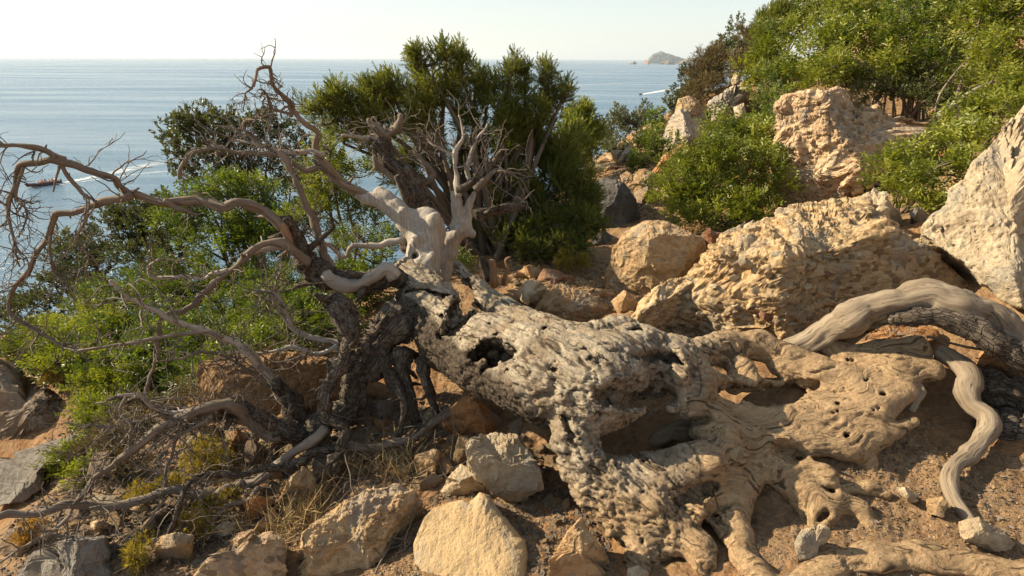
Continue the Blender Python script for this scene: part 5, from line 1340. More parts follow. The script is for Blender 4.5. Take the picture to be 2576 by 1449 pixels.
bush("mastic_shrub", "mastic shrub half hidden behind the heavy bark limbs and white twigs", "shrub", [(650, 890, 70, 45, 4.0), (740, 870, 70, 45, 4.0), (560, 930, 70, 40, 3.8), (830, 820, 60, 50, 4.0), (880, 760, 50, 50, 4.1), (500, 960, 60, 36, 3.7), (930, 700, 60, 40, 4.1)], 'pinnate', 'mastic', dens=1.0, scale=1., sub=8, stems=6, grow=1.15)
bush("mastic_shrub", "low dark mastic shrub filling the slope left of the crossing branches", "shrub", [(320, 860, 80, 50, 4.7), (390, 820, 80, 50, 4.8), (300, 780, 70, 50, 5.0), (350, 920, 70, 40, 4.2), (440, 880, 70, 45, 4.4), (260, 930, 60, 36, 4.0), (520, 900, 70, 40, 4.1), (600, 900, 60, 36, 4.0)], 'pinnate', 'mastic', dens=1.05, scale=1., sub=8, stems=6, grow=1.25)
bush("oak_shrub", "dark shrub above the cracked boulder at the left edge of the slope", "shrub", [(30, 870, 60, 30, 4.6), (100, 900, 60, 30, 4.3), (80, 850, 60, 36, 4.7), (150, 930, 50, 26, 4.0)], 'cluster', 'oak', dens=.9, sub=6, stems=4)
bush("dry_shrub", "tangle of brown dry brushwood under the dead branches", "shrub", [(420, 1020, 90, 40, 3.3), (520, 1000, 80, 40, 3.4), (620, 980, 80, 40, 3.4), (340, 1080, 70, 36, 3.0), (720, 930, 60, 50, 3.5), (250, 1130, 50, 30, 2.9), (330, 1160, 60, 30, 2.7)], 'needles', 'dryleaf', dens=.3, scale=1.2, sub=9, stems=18, bare=130, stem_mat='twig', stem_r=.009, grow=1.15)
# path edge and far slope, middle
bush("juniper_shrub", "small pointed juniper shrub right of the living juniper with the sea behind", "shrub", [(1450, 305, 24, 30, 9.5), (1468, 330, 30, 30, 9.5), (1440, 350, 40, 35, 9.0), (1490, 350, 34, 30, 9.5), (1460, 390, 40, 30, 8.8), (1470, 290, 12, 26, 9.6)], 'plume', 'masticfar', dens=1.2, scale=1.2, sub=22, stems=4)
bush("olive_shrub", "grey green rounded shrub at the head of the rubble path", "shrub", [(1560, 300, 34, 30, 12), (1525, 320, 30, 28, 12), (1610, 300, 26, 34, 12), (1580, 330, 50, 30, 11.8), (1530, 350, 40, 26, 11.5), (1610, 345, 34, 28, 11.5), (1550, 370, 40, 22, 11.2)], 'cluster', 'olive', dens=1.0, scale=1.6, sub=7, stems=5)
bush("mastic_shrub", "mid green shrub left of the grey cliff block", "shrub", [(1655, 310, 28, 26, 10), (1640, 345, 36, 30, 9.8), (1625, 380, 36, 30, 9.5), (1660, 370, 28, 34, 9.4), (1610, 410, 30, 22, 9.2)], 'cluster', 'mastic', dens=1.0, scale=1.5, sub=7, stems=4)
bush("mastic_shrub", "big bright green mastic shrub spilling down beside the conglomerate boulder", "shrub",
     [(1850, 335, 55, 40, 6.6), (1910, 370, 60, 50, 6.4), (1760, 400, 60, 40, 6.3), (1840, 430, 80, 55, 6.0), (1920, 460, 50, 60, 5.9), (1710, 460, 60, 40, 6.0), (1780, 500, 90, 50, 5.7), (1880, 520, 70, 40, 5.6), (1690, 505, 45, 32, 5.8), (1830, 555, 60, 30, 5.4), (1740, 540, 50, 28, 5.5)],
     'pinnate', 'masticfar', dens=1.1, scale=1.35, sub=11, stems=6)
bush("mastic_shrub", "mastic shrub climbing between the cliff outcrop and the conglomerate boulder", "shrub", [(1940, 245, 34, 30, 7.6), (1930, 300, 36, 36, 7.2), (1890, 322, 40, 24, 7.0), (1925, 345, 36, 30, 6.8), (1950, 200, 34, 26, 8)], 'pinnate', 'mastic', dens=1.1, scale=1.4, sub=8, stems=5)
bush("mastic_shrub", "mastic shrub with long leaves between the conglomerate boulder and the white boulder", "shrub",
     [(2230, 420, 50, 34, 4.5), (2300, 400, 60, 40, 4.5), (2380, 370, 60, 40, 4.5), (2450, 340, 50, 40, 4.6), (2260, 470, 60, 34, 4.3), (2340, 450, 70, 45, 4.2), (2400, 420, 50, 40, 4.2), (2320, 505, 50, 24, 4.1)], 'pinnate', 'masticfar', dens=1.05, scale=1.35, sub=8, stems=5, grow=.8)
bush("mastic_shrub", "lime green mastic shrub above the white boulder at the right edge", "shrub", [(2440, 290, 60, 34, 5.4), (2500, 260, 60, 40, 5.4), (2560, 220, 50, 50, 5.4), (2400, 320, 50, 24, 5.3), (2540, 290, 50, 40, 5.0)], 'pinnate', 'masticfar', dens=1.05, scale=1.45, sub=8, stems=5, grow=.8)
# hillside right, from the near shrubs up to the skyline
bush("mastic_shrub", "tall mastic shrub with visible grey stems directly over the conglomerate boulder", "shrub",
     [(2080, 190, 60, 36, 7.4), (2160, 180, 70, 40, 7.4), (2050, 130, 60, 40, 8.0), (2140, 110, 70, 45, 8.0), (2220, 140, 60, 45, 7.6), (2000, 180, 50, 40, 8.0), (2100, 60, 60, 45, 8.6), (2190, 50, 60, 45, 8.4)], 'pinnate', 'masticfar', dens=.95, scale=1.75, sub=9, base=(2180, 300), stems=8, stem_r=.015, stem_mat='twig')
bush("mastic_shrub", "mastic shrub with bare dark stems in the hollow left of the fallen grey branch", "shrub",
     [(2290, 90, 60, 45, 7.4), (2350, 60, 60, 45, 7.2), (2300, 20, 70, 40, 7.6), (2260, 190, 40, 30, 7.4), (2330, 150, 50, 36, 7.2), (2400, 120, 50, 45, 6.8), (2330, 215, 40, 20, 7.4)], 'pinnate', 'mastic', dens=.8, scale=1.6, sub=8, base=(2300, 320), stems=12, stem_r=.014, bare=24, stem_mat='twig', grow=.85)
bush("mastic_shrub", "dense mastic shrub filling the top right corner", "shrub",
     [(2480, 40, 70, 50, 6.6), (2560, 60, 60, 60, 6.4), (2420, 20, 60, 40, 7.0), (2470, 110, 60, 45, 6.4), (2550, 140, 60, 50, 6.0), (2490, 180, 60, 40, 6.2), (2420, 200, 40, 30, 6.6), (2560, 5, 60, 50, 6.8)], 'pinnate', 'masticfar', dens=1.0, scale=1.6, sub=9, stems=8, stem_mat='twig')
bush("mastic_shrub", "sunlit mastic shrub on the slope above the grey brown outcrop", "shrub",
     [(1950, 140, 45, 36, 9.2), (1900, 180, 40, 30, 9.2), (1960, 200, 50, 30, 8.8), (1990, 90, 45, 36, 9.6), (1930, 100, 36, 30, 10), (1920, 215, 36, 20, 8.8)], 'pinnate', 'masticfar', dens=1.0, scale=1.9, sub=9, stems=6)
bush("mastic_shrub", "mastic shrub on the skyline where the hillside leaves the top of the picture", "shrub", [(2070, 20, 50, 36, 10.5), (2020, 45, 45, 30, 10.5), (2130, 0, 50, 40, 10), (2200, 0, 50, 30, 10), (2260, -10, 60, 40, 9.6)], 'pinnate', 'masticfar', dens=1.0, scale=2.0, sub=9, stems=5)
bush("juniper_shrub", "dark pointed juniper on the skyline of the hillside", "shrub", [(1960, 45, 18, 28, 11.5), (1985, 40, 26, 22, 11.5), (1940, 70, 26, 22, 11.5), (2005, 60, 30, 22, 11.3), (1925, 62, 14, 14, 11.6)], 'plume', 'juniper', dens=1.2, scale=1.5, sub=20, stems=4)
bush("olive_shrub", "rounded grey olive shrub on the ridge", "shrub", [(1850, 100, 34, 30, 12), (1830, 130, 30, 28, 12), (1870, 130, 40, 30, 12), (1850, 160, 40, 26, 11.6)], 'cluster', 'olive', dens=1.0, scale=1.7, sub=7, stems=4)
bush("dry_shrub", "brown half dead shrub on the slope below the skyline juniper", "shrub", [(1905, 130, 34, 40, 10.4), (1880, 170, 34, 30, 10.2), (1930, 165, 30, 30, 10), (1890, 105, 24, 30, 10.8)], 'needles', 'dryleaf', dens=1.5, scale=2.2, sub=8, stems=6, bare=14, stem_mat='twig')
bush("dry_shrub", "brown dry shrub with bare twigs at the tip of the ridge above the sea", "shrub", [(1780, 150, 22, 36, 11.4), (1800, 180, 34, 34, 11.2), (1760, 200, 34, 30, 11), (1790, 220, 44, 26, 10.6), (1750, 235, 30, 20, 10.6)], 'needles', 'dryleaf', dens=1.7, scale=2.2, sub=8, stems=6, bare=12, stem_mat='twig')
bush("oak_shrub", "dark round oak shrub hanging over the sea at the tip of the ridge", "shrub", [(1720, 210, 24, 24, 11.8), (1705, 245, 28, 26, 11.5), (1695, 275, 26, 24, 11.2), (1740, 215, 24, 24, 11.6), (1725, 250, 24, 20, 11)], 'cluster', 'oak', dens=1.0, scale=1.7, sub=7, stems=3)
bush("mastic_shrub", "mastic shrub behind the tall ones high on the slope", "shrub", [(2250, 60, 70, 50, 9.5), (2350, 40, 70, 50, 9.5), (2450, 60, 70, 50, 9), (2400, 140, 60, 50, 8.6), (2250, 150, 60, 40, 8.8), (2320, 200, 50, 40, 8.4), (2450, 180, 60, 40, 8)], 'pinnate', 'mastic', dens=.8, scale=1.9, sub=7, stems=4)
bush("oak_shrub", "low dark shrub in the shade between the conglomerate boulder and the tall mastics", "shrub", [(2200, 235, 45, 26, 7.3), (2270, 225, 45, 28, 7.2), (2340, 245, 45, 28, 6.9), (2390, 265, 36, 24, 6.6), (2150, 205, 36, 20, 7.6), (2300, 190, 50, 30, 7.6)], 'cluster', 'oak', dens=.9, scale=1.5, sub=7, stems=6, bare=10)
# cushions
for lab, bl, m in [("yellow cushion plant under the lower dead branches, largest of its kind", [(520, 1130, 45, 30, 2.75), (560, 1150, 40, 26, 2.7), (500, 1170, 45, 26, 2.65)], 'yellow'),
                   ("yellow cushion plant with dry olive tips left of the largest yellow one", [(430, 1220, 30, 24, 2.45), (400, 1250, 30, 20, 2.4)], 'yellow'),
                   ("round yellow cushion plant resting against the longest low branch", [(350, 1250, 32, 22, 2.4)], 'yellow'),
                   ("straw yellow cushion plant beside the orange red rock", [(530, 1280, 40, 30, 2.2), (500, 1310, 36, 24, 2.1), (570, 1250, 24, 18, 2.3)], 'yellow'),
                   ("yellow cushion plant at the bottom edge left of the pinkish rock", [(345, 1400, 30, 30, 1.92), (370, 1370, 24, 18, 1.98)], 'yellow'),
                   ("orange dry cushion plant by the bottom left boulder", [(85, 1335, 22, 18, 2.15), (70, 1355, 20, 14, 2.1)], 'orangeleaf'),
                   ("orange dry cushion plant above the flat grey slab", [(128, 950, 22, 18, 3.7)], 'orangeleaf'),
                   ("small yellow green plant before the shaded grey boulder", [(1440, 655, 36, 22, 4.6), (1415, 665, 20, 14, 4.55), (1465, 662, 20, 12, 4.6)], 'yellow')]:
    bush("cushion_plant", lab, "plant", bl, 'needles', m, dens=1.3, scale=.75, sub=9, stems=5, up=.5, depth=.8, stem_mat='straw', stem_r=.005, crown="foliage")

# fallen grey branch on the hillside and stems that stand clear
w = catmull(np.array([P(a, b, c) for a, b, c in [(2365, 290, 5.6), (2410, 255, 5.8), (2460, 225, 6.0), (2500, 205, 6.2), (2510, 180, 6.3), (2525, 150, 6.4)]]), 8)
v, q, tr, g = tube(w, np.linspace(.035, .014, len(w)), 10, .3, 5)
solo("dead_branch", "long grey bare branch leaning across the shrubs at the upper right", "branch", v, [q, tr], M['greywood'], attrs={"grain": g})

# ------------------------------------------------------------------ dry grass, loose stones, gravel
def grass_tuft(label, pts, n, h, seed, name="grass_tuft"):
    rng = np.random.default_rng(seed); V = []; 
    for vx, vy in pts:
        b = ground_hit(vx, vy)[0]
        for _ in range(n):
            o = b + np.array([rng.normal() * .05, rng.normal() * .05, 0]); o[2] = float(ground_h(o[0], o[1])) - .005
            d = np.array([rng.normal() * .55, rng.normal() * .55, 1.]); L = h * rng.uniform(.5, 1.2); w_ = np.cross(d, rng.normal(size=3)); w_ /= np.linalg.norm(w_)
            p1 = o + d * L * .5; p2 = o + d * L * .9 + np.array([rng.normal(), rng.normal(), -.35]) * L * .3; wd = .0016
            V += [o - w_ * wd, o + w_ * wd, p1 + w_ * wd, p1 - w_ * wd, p1 - w_ * wd, p1 + w_ * wd, p2 + w_ * wd * .3, p2 - w_ * wd * .3]
    v = np.array(V); q = np.arange(len(v)).reshape(-1, 4)
    solo(name, label, "grass", v, q, M['straw'], attrs={"grain": v})
grass_tuft("dry straw grass left of the rough crusted boulder", [(760, 1290), (790, 1270), (740, 1330), (770, 1320), (720, 1360)], 70, .16, 1)
grass_tuft("dry grass in the shaded hollow in front of the ochre block", [(930, 1190), (980, 1180), (1010, 1200), (900, 1170), (1030, 1150)], 60, .14, 2)
grass_tuft("small dry grass tuft between the domed and white boulders", [(2270, 625), (2290, 622)], 30, .1, 3)
grass_tuft("dry straw grass among the yellow cushion plants", [(640, 1200), (600, 1240), (560, 1330), (480, 1360), (620, 1330)], 45, .14, 4)

def stone_base(seed, sub=4):
    rng = np.random.default_rng(seed); u, f = ico(sub); p = u * np.array([1, rng.uniform(.65, .95), rng.uniform(.45, .7)])
    for _ in range(9):
        d = rng.normal(size=3); d /= np.linalg.norm(d); q = p @ d; h = np.quantile(q, rng.uniform(.6, .85)); p = p - d * (np.clip(q - h, 0, None) * .9)[:, None]
    return p + u * (fbm(p * 2.5, 3, seed) * .1 + fbm(p * 9, 3, seed + 1) * .035)[:, None], f
STB = [stone_base(200 + i) for i in range(8)]
STM = {}
def stone_mesh(i, m):
    if (i, m) not in STM: STM[(i, m)] = mesh_np("stone", STB[i][0], STB[i][1], M[m], smooth_=False)
    return STM[(i, m)]
LAND = {}
ORD = ["largest", "second largest", "third largest", "fourth largest", "fifth largest", "sixth largest", "seventh largest", "eighth largest", "ninth largest", "tenth largest", "eleventh largest", "twelfth largest", "thirteenth largest", "fourteenth largest", "fifteenth largest", "sixteenth largest", "seventeenth largest", "eighteenth largest", "nineteenth largest", "twentieth largest"]
STONES = []
def stones(group, poly, n, smin, smax, mats, seed, name="stone"):
    rng = np.random.default_rng(seed); poly = np.array(poly, float); k = 0
    mn, mxx = poly.min(0), poly.max(0)
    while k < n:
        c = rng.uniform(mn, mxx, (n * 3, 2)); c = c[inside(poly, c[:, 0], c[:, 1])]
        for p in ground_hit(c[:, 0], c[:, 1]):
            if k >= n: break
            s = smin * (smax / smin) ** (rng.uniform() ** 1.3) * mpp(p[1]) * .5
            m = mats[int(rng.integers(len(mats)))]
            if smax > 60: s *= 1.35
            o = link(name, stone_mesh(int(rng.integers(8)), m), None, (p[0], p[1], p[2] + s * (.2 if smax > 60 else .08)))
            o.scale = (s, s, s); o.rotation_euler = (rng.uniform(-.5, .5), rng.uniform(-.5, .5), rng.uniform(0, 6.28))
            tag(o, None, "stone", group); k += 1; STONES.append((o, p, s, m))
MARKS = [(1190, 1350, "the smooth tan slab"), (880, 1330, "the rough crusted boulder"), (1270, 1180, "the pale cracked rock"), (1455, 1400, "the pointed jagged rock"), (1600, 1330, "the root bulb"), (2030, 1370, "the half buried angular stone"),
         (2480, 1345, "the large angular cream stone"), (2400, 1180, "the curving root"), (2200, 1090, "the smooth right hand roots"), (1080, 1165, "the ochre block"), (1180, 1060, "the upright orange rock face"), (860, 1180, "the hanging bark limb"),
         (1000, 1110, "the dark lying branch"), (620, 1280, "the orange red rock"), (745, 1230, "the rough tan rock"), (430, 1390, "the pinkish tan rock"), (600, 1400, "the wide pinkish rubbly rock"), (530, 1150, "the largest yellow cushion"), (390, 1240, "the left yellow cushions"),
         (200, 1400, "the bottom left boulder"), (740, 1080, "the bark limb's elbow"), (1450, 750, "the golden rock"), (1640, 650, "the rounded boulder"), (1330, 690, "the pinkish path block"), (1405, 700, "the long flat reddish rock"), (1440, 640, "the yellow green plant"), (1800, 850, "the scree mound's foot"),
         (1680, 800, "the scree mound's left foot"), (2000, 865, "the arched log's end"), (1540, 510, "the dark grey boulder"), (1620, 450, "the rounded path rock"), (1535, 410, "the flat rubbly path slab"), (1620, 500, "the brown path rock"), (2500, 900, "the orange rock cluster"), (1180, 640, "the right grey fork"), (1280, 610, "the juniper's foot"), (1400, 600, "the juniper's right skirts")]
CN = {'tan': 'tan', 'pale': 'pale', 'brown': 'brown', 'orange': 'orange', 'grey': 'grey', 'red': 'reddish', 'congp': 'pinkish'}
def label_stones():
    fam = {}
    for o, p, s, m in STONES:
        x, y = V_of(p[None]); k = int(np.argmin([(x[0] - a) ** 2 + (y[0] - b) ** 2 for a, b, _ in MARKS]))
        fam.setdefault((k, m), []).append((s, o))
    for (k, m), L in fam.items():
        L.sort(key=lambda q: -q[0])
        for r, (s, o) in enumerate(L):
            o["label"] = (CN[m] + " loose stone near " + MARKS[k][2]) + ("" if len(L) == 1 else ", " + (ORD[min(r, 19)] if r < len(L) - 1 or r < 1 else "smallest") + " of that colour")
stones("loose stones between slab and root bulb", [(1250, 1270), (1380, 1230), (1440, 1290), (1400, 1400), (1330, 1380)], 28, 14, 60, ['tan', 'pale', 'pale'], 1)
stones("loose stones left of the smooth slab", [(960, 1380), (1030, 1330), (1080, 1260), (1110, 1240), (1120, 1260), (1050, 1320), (1035, 1449), (950, 1449)], 18, 14, 44, ['tan', 'pale', 'brown'], 2)
stones("small stones on the soil by the curving root", [(2200, 1150), (2350, 1080), (2420, 1200), (2576, 1200), (2576, 1340), (2430, 1300), (2220, 1330)], 24, 9, 30, ['tan', 'pale', 'brown'], 3)
stones("small stones in the dirt below the root bulb", [(1880, 1330), (2010, 1300), (2010, 1430), (1900, 1449)], 10, 8, 18, ['tan', 'brown'], 4)
stones("rubble under the trunk", [(880, 1130), (1000, 1040), (1180, 1030), (1280, 1080), (1170, 1120), (1000, 1160)], 18, 24, 80, ['tan', 'orange', 'pale', 'tan'], 5)
stones("rubble on the slope under the branches", [(200, 1240), (500, 1060), (760, 1080), (850, 1200), (700, 1330), (450, 1449), (200, 1340)], 64, 30, 120, ['tan', 'tan', 'pale', 'brown', 'orange', 'congp', 'brown'], 6)
stones("stones at the foot of the scree mound", [(1600, 790), (1800, 840), (2000, 850), (2000, 875), (1780, 875), (1590, 815)], 16, 12, 44, ['tan', 'pale', 'orange', 'pale'], 7)
stones("stones on the path behind the trunk", [(1280, 660), (1500, 660), (1540, 720), (1500, 750), (1300, 730)], 24, 16, 60, ['tan', 'orange', 'pale', 'tan'], 8)
stones("stones on the distant rubble path", [(1480, 400), (1590, 400), (1680, 440), (1650, 530), (1600, 540), (1500, 450)], 24, 18, 70, ['tan', 'pale', 'congp', 'tan'], 9)
stones("orange stones by the right edge", [(2440, 880), (2576, 900), (2576, 960), (2460, 930)], 10, 12, 36, ['orange', 'tan'], 10)
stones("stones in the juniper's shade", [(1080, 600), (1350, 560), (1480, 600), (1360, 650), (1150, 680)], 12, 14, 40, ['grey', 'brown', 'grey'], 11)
stones("broken rock packed in the hollow before the trunk", [(860, 1130), (1180, 1080), (1170, 1230), (1050, 1225), (900, 1200)], 20, 36, 105, ['tan', 'tan', 'pale', 'orange'], 12)
stones("broken rock between the pale cracked rock and the root bulb", [(1130, 1100), (1280, 1060), (1420, 1110), (1440, 1260), (1390, 1300), (1330, 1240)], 16, 22, 64, ['tan', 'pale', 'tan'], 13)
stones("broken rock along the bottom left", [(0, 1400), (460, 1390), (460, 1449), (0, 1449)], 10, 40, 110, ['tan', 'brown', 'congp'], 14)
label_stones()

def gravel(label, polys, n, seed, smin=2.5, smax=8, mats='tan', name="gravel"):
    rng = np.random.default_rng(seed); u, f = ico(1); Vv = []; pts = []
    for poly, share in polys:
        poly = np.array(poly, float); mn, mxx = poly.min(0), poly.max(0)
        c = rng.uniform(mn, mxx, (int(n * share * 2.2), 2)); pts.append(c[inside(poly, c[:, 0], c[:, 1])])
    c = np.vstack(pts); p = ground_hit(c[:, 0], c[:, 1]); m = len(p)
    s = rng.uniform(smin, smax, m) ** 1.0 * mpp(p[:, 1]) * .5
    b = np.stack([u * np.array([1, .8, .6]) * (1 + .3 * np.random.default_rng(i).normal(size=(len(u), 1))) for i in range(12)])
    a = rng.uniform(0, 6.28, m); ca, sa = np.cos(a), np.sin(a)
    q = b[rng.integers(0, 12, m)] * s[:, None, None]
    v = np.stack([q[..., 0] * ca[:, None] - q[..., 1] * sa[:, None], q[..., 0] * sa[:, None] + q[..., 1] * ca[:, None], q[..., 2]], -1) + p[:, None] + np.array([0, 0, 1]) * (s * .2)[:, None, None]
    F = (f[None] + (np.arange(m) * len(u))[:, None, None]).reshape(-1, 3)
    o = solo(name, label, None, v.reshape(-1, 3), F, M[mats], smooth_=False, kind="stuff")
gravel("fine crumbs of soil and gravel on the near ground", [([(1100, 1250), (1400, 1100), (1480, 1300), (1560, 1449), (1300, 1449)], .4), ([(1880, 1300), (2250, 1100), (2576, 1150), (2576, 1449), (1880, 1449)], .8), ([(900, 1449), (1040, 1300), (1060, 1449)], .2)], 3800, 21, 1.8, 7, 'brown')
gravel("pale chips of gravel on the near ground", [([(1200, 1250), (1400, 1200), (1480, 1300), (1420, 1449), (1320, 1449)], .5), ([(2050, 1250), (2300, 1050), (2576, 1150), (2576, 1400), (2100, 1400)], .5), ([(940, 1449), (1050, 1270), (1120, 1240), (1060, 1449)], .3)], 500, 22, 2.5, 10, 'tan')
gravel("rubble and gravel on the slope", [([(0, 1320), (500, 1020), (900, 1000), (1200, 1020), (1180, 1200), (900, 1300), (500, 1449), (0, 1449)], 1.)], 2600, 23, 4, 16, 'brown')
gravel("chips along the foot of the scree mound", [([(1580, 780), (2000, 830), (2020, 900), (1750, 890), (1580, 830)], .5), ([(1280, 650), (1540, 660), (1560, 780), (1300, 740)], .5), ([(1480, 390), (1690, 430), (1640, 560), (1480, 440)], .4)], 2200, 24, 3, 12, 'tan')

def flakes(label, poly, n, seed, mat, lo=.004, hi=.014, name="bark_litter"):
    rng = np.random.default_rng(seed); poly = np.array(poly, float); c = rng.uniform(poly.min(0), poly.max(0), (n * 2, 2)); c = c[inside(poly, c[:, 0], c[:, 1])]
    p = ground_hit(c[:, 0], c[:, 1]); m = len(p); a = rng.uniform(0, 6.28, m); L = rng.uniform(lo, hi, m) * 1.6; W = L * rng.uniform(.2, .55, m)
    d = np.stack([np.cos(a), np.sin(a), rng.normal(size=m) * .25], -1); w = np.stack([-np.sin(a), np.cos(a), rng.normal(size=m) * .25], -1); up = np.array([0, 0, .004])
    v = np.stack([p - d * L[:, None] + up, p + w * W[:, None] + up * 1.5, p + d * L[:, None] + up, p - w * W[:, None] + up * .5], 1).reshape(-1, 3)
    solo(name, label, None, v, np.arange(len(v)).reshape(-1, 4), M[mat], smooth_=False, kind="stuff", attrs={"grain": v})
flakes("brown bark flakes and leaf litter around the root bulb", [(1100, 1240), (1450, 1100), (1560, 1449), (1340, 1449)], 900, 31, 'stem')
flakes("dry leaf litter on the soil among the right hand roots", [(1880, 1250), (2300, 1050), (2576, 1150), (2576, 1449), (1900, 1449)], 350, 32, 'brownwood', .003, .009, "leaf_litter")
flakes("bark chips on the slope under the dead branches", [(100, 1100), (900, 980), (1150, 1050), (1100, 1200), (700, 1400), (100, 1449)], 2600, 33, 'stem', .006, .02)
# litter of broken twigs under the branches
rngL = np.random.default_rng(77); sp = Soup()
c = rngL.uniform((150, 900), (1150, 1400), (420, 2)); gp = ground_hit(c[:, 0], c[:, 1])
for p in gp:
    d = rngL.normal(size=3); d[2] = abs(d[2]) * .25
    w = wander(p + np.array([0, 0, .01]), d, rngL.uniform(.08, .35), rngL, 6, .7, .1)
    sp.tube(w, np.linspace(.003, .0015, 7) * rngL.uniform(.7, 1.5), 4, cap=False, seed=int(rngL.integers(999)))
v = np.vstack(sp.v)
tag(link("twig_litter", mesh_np("twig_litter", v, sp.faces(), M['twig'], attrs=sp.attrs())), "tangle of fallen dry twigs under the dead branches", None, None, "stuff")

# ------------------------------------------------------------------ boats
M['hullred'] = plain("red_boat_hull", (.075, .018, .022), .5); M['tubewhite'] = plain("pale_boat_deck", (.6, .58, .55), .5); M['darkblue'] = plain("dark_boat_hull", (.03, .04, .06), .4)
M['skin'] = plain("skin", (.45, .27, .18), .7); M['shirt'] = plain("pale_shirt", (.5, .5, .5), .8); M['shirtdark'] = plain("dark_shirt", (.06, .08, .14), .8); M['orangevest'] = plain("orange_vest", (.55, .14, .03), .8)
M['metal'] = plain("bare_mast_metal", (.5, .5, .5), .4)
def foam_mat():
    t = NT("wake_foam"); co = t.coord(); n = t.noise(t.mapping(co, (.35, .35, 1)), 1., 6, .7)
    a = t.attr("foam"); tr = t.n("BsdfTransparent"); mx = t.n("MixShader")
    k = t.math('MULTIPLY', t.ramp(n, [(.36, 0.), (.62, 1.)]), a)
    t.fin((.75, .78, .8), .9, .1); t.l(k, mx.inputs[0]); t.l(tr.outputs[0], mx.inputs[1]); t.l(t.b.outputs[0], mx.inputs[2]); t.l(mx.outputs[0], t.out.inputs[0])
    return t.m
M['foam'] = foam_mat()
def hull_mesh(L, B, H, n=14):
    """plan: bow at +x"""
    V = []; prof = [(0, -.5), (.55, -.42), (.95, .0), (1., .5), (.86, .5), (.8, .15), (0, .1)]
    xs = np.linspace(-.5, .5, n)
    for x in xs:
        t = np.clip((x + .1) / .6, 0, 1); b = (1 - t ** 2.2) * .5 * B + .01; sh = .35 * t ** 2 * H
        row = [(x * L + (.06 * L * t if z > .2 else 0), y * b, z * H + sh) for y, z in prof]
        V += row + [(px, -py, pz) for px, py, pz in row[::-1]]
    k = len(prof) * 2; i, j = np.meshgrid(np.arange(n - 1), np.arange(k), indexing='ij'); j2 = (j + 1) % k
    q = np.stack([i * k + j, i * k + j2, (i + 1) * k + j2, (i + 1) * k + j], -1).reshape(-1, 4)
    return np.array(V), [q, np.arange(k)[None], (n - 1) * k + np.arange(k)[None, ::-1]]
def boxv(c, s):
    b = bmesh.new(); bmesh.ops.create_cube(b, size=1); bmesh.ops.bevel(b, geom=b.edges[:], offset=.08, segments=1, affect='EDGES')
    v = np.array([x.co for x in b.verts]) * np.array(s) + np.array(c); me = [[y.index for y in f_.verts] for f_ in b.faces]
    b.free(); t3 = [f_ for f_ in me if len(f_) == 3]; t4 = [f_ for f_ in me if len(f_) == 4]
    return v, [np.array(x) for x in (t4, t3) if len(x)]
def local_part(name, root, v, f, mat): return link(name, mesh_np(name, v, f, M[mat] if isinstance(mat, str) else mat), root)
def set_boat(t, vx, vy, tox, toy):
    a = sea_hit(vx, vy); b = sea_hit(tox, toy); t.location = tuple(a)
    t.rotation_euler = (0, 0, math.atan2(a[1] - b[1], a[0] - b[0])); return a
# tour boat with passengers
BS = .82
tb = thing("tour_boat", "long dark red open boat full of seated passengers heading left", "boat", (0, 0, 0)); pa = set_boat(tb, 112, 466, 175, 457)
v, f = hull_mesh(13.5, 3.4, 1.5); v[:, 2] += .55; local_part("hull", tb, v, f, 'hullred')
v, f = hull_mesh(13.6, 3.6, .35); v[:, 2] += 1.25; local_part("rubbing_strake", tb, v, f, 'darkblue')
for x in (-3.6, -2.2, -.8, .6, 2.0): local_part("bench", tb, *boxv((x, 0, 1.15), (.5, 2.4, .4)), 'tubewhite')
cs = local_part("console", tb, *boxv((-4.9, 0, 1.7), (.9, 1.2, 1.5)), 'tubewhite'); local_part("outboard_engine", tb, *boxv((-6.9, 0, 1.3), (.6, .8, 1.3)), 'darkblue')
def person_mesh():
    pts = np.array([(.45, 0, .05), (.42, 0, .42), (.05, 0, .45), (0, 0, .62), (0, 0, .95), (0, 0, 1.0), (.02, 0, 1.08), (.03, 0, 1.2), (.03, 0, 1.3)])
    v, q, t, _ = tube(catmull(pts, 4), np.interp(np.linspace(0, 8, 33), range(9), [.07, .09, .13, .17, .18, .07, .06, .11, .06]), 8)
    V = [v]; Q = [q]; T = [t]; o = len(v)
    for s in (-1, 1):
        v2, q2, t2, _ = tube(catmull(np.array([(0, .19 * s, .92), (.08, .25 * s, .68), (.3, .18 * s, .52)]), 4), np.linspace(.06, .04, 9), 6)
        V.append(v2); Q.append(q2 + o); T.append(t2 + o); o += len(v2)
    return np.vstack(V), [np.vstack(Q), np.vstack(T)]
pv, pf = person_mesh(); pmesh = [mesh_np("person", pv, pf, M[k]) for k in ('shirtdark', 'skin', 'shirt', 'orangevest')]
tb.scale = (BS, BS, BS)
rb = Matrix.Rotation(tb.rotation_euler[2], 3, 'Z'); rngB = np.random.default_rng(3)
for i, x in enumerate((-3.6, -2.2, -.8, .6, 2.0)):
    for y in (-.75, .05, .8):
        if rngB.uniform() < .12: continue
        w = rb @ Vector((x - .05, y, .9))
        o = link("person", pmesh[int(rngB.integers(4))], None, tuple(Vector(tb.location) + w * BS)); o.rotation_euler = (0, 0, tb.rotation_euler[2]); o.scale = (1.25,) * 3
        tag(o, "seated passenger in the %s row of the red boat, %s" % (("rearmost", "fourth", "middle", "second", "front")[i], ("on its near side", "in the middle", "on its far side")[(-.75, .05, .8).index(y)]), "person", "passengers on the red boat")
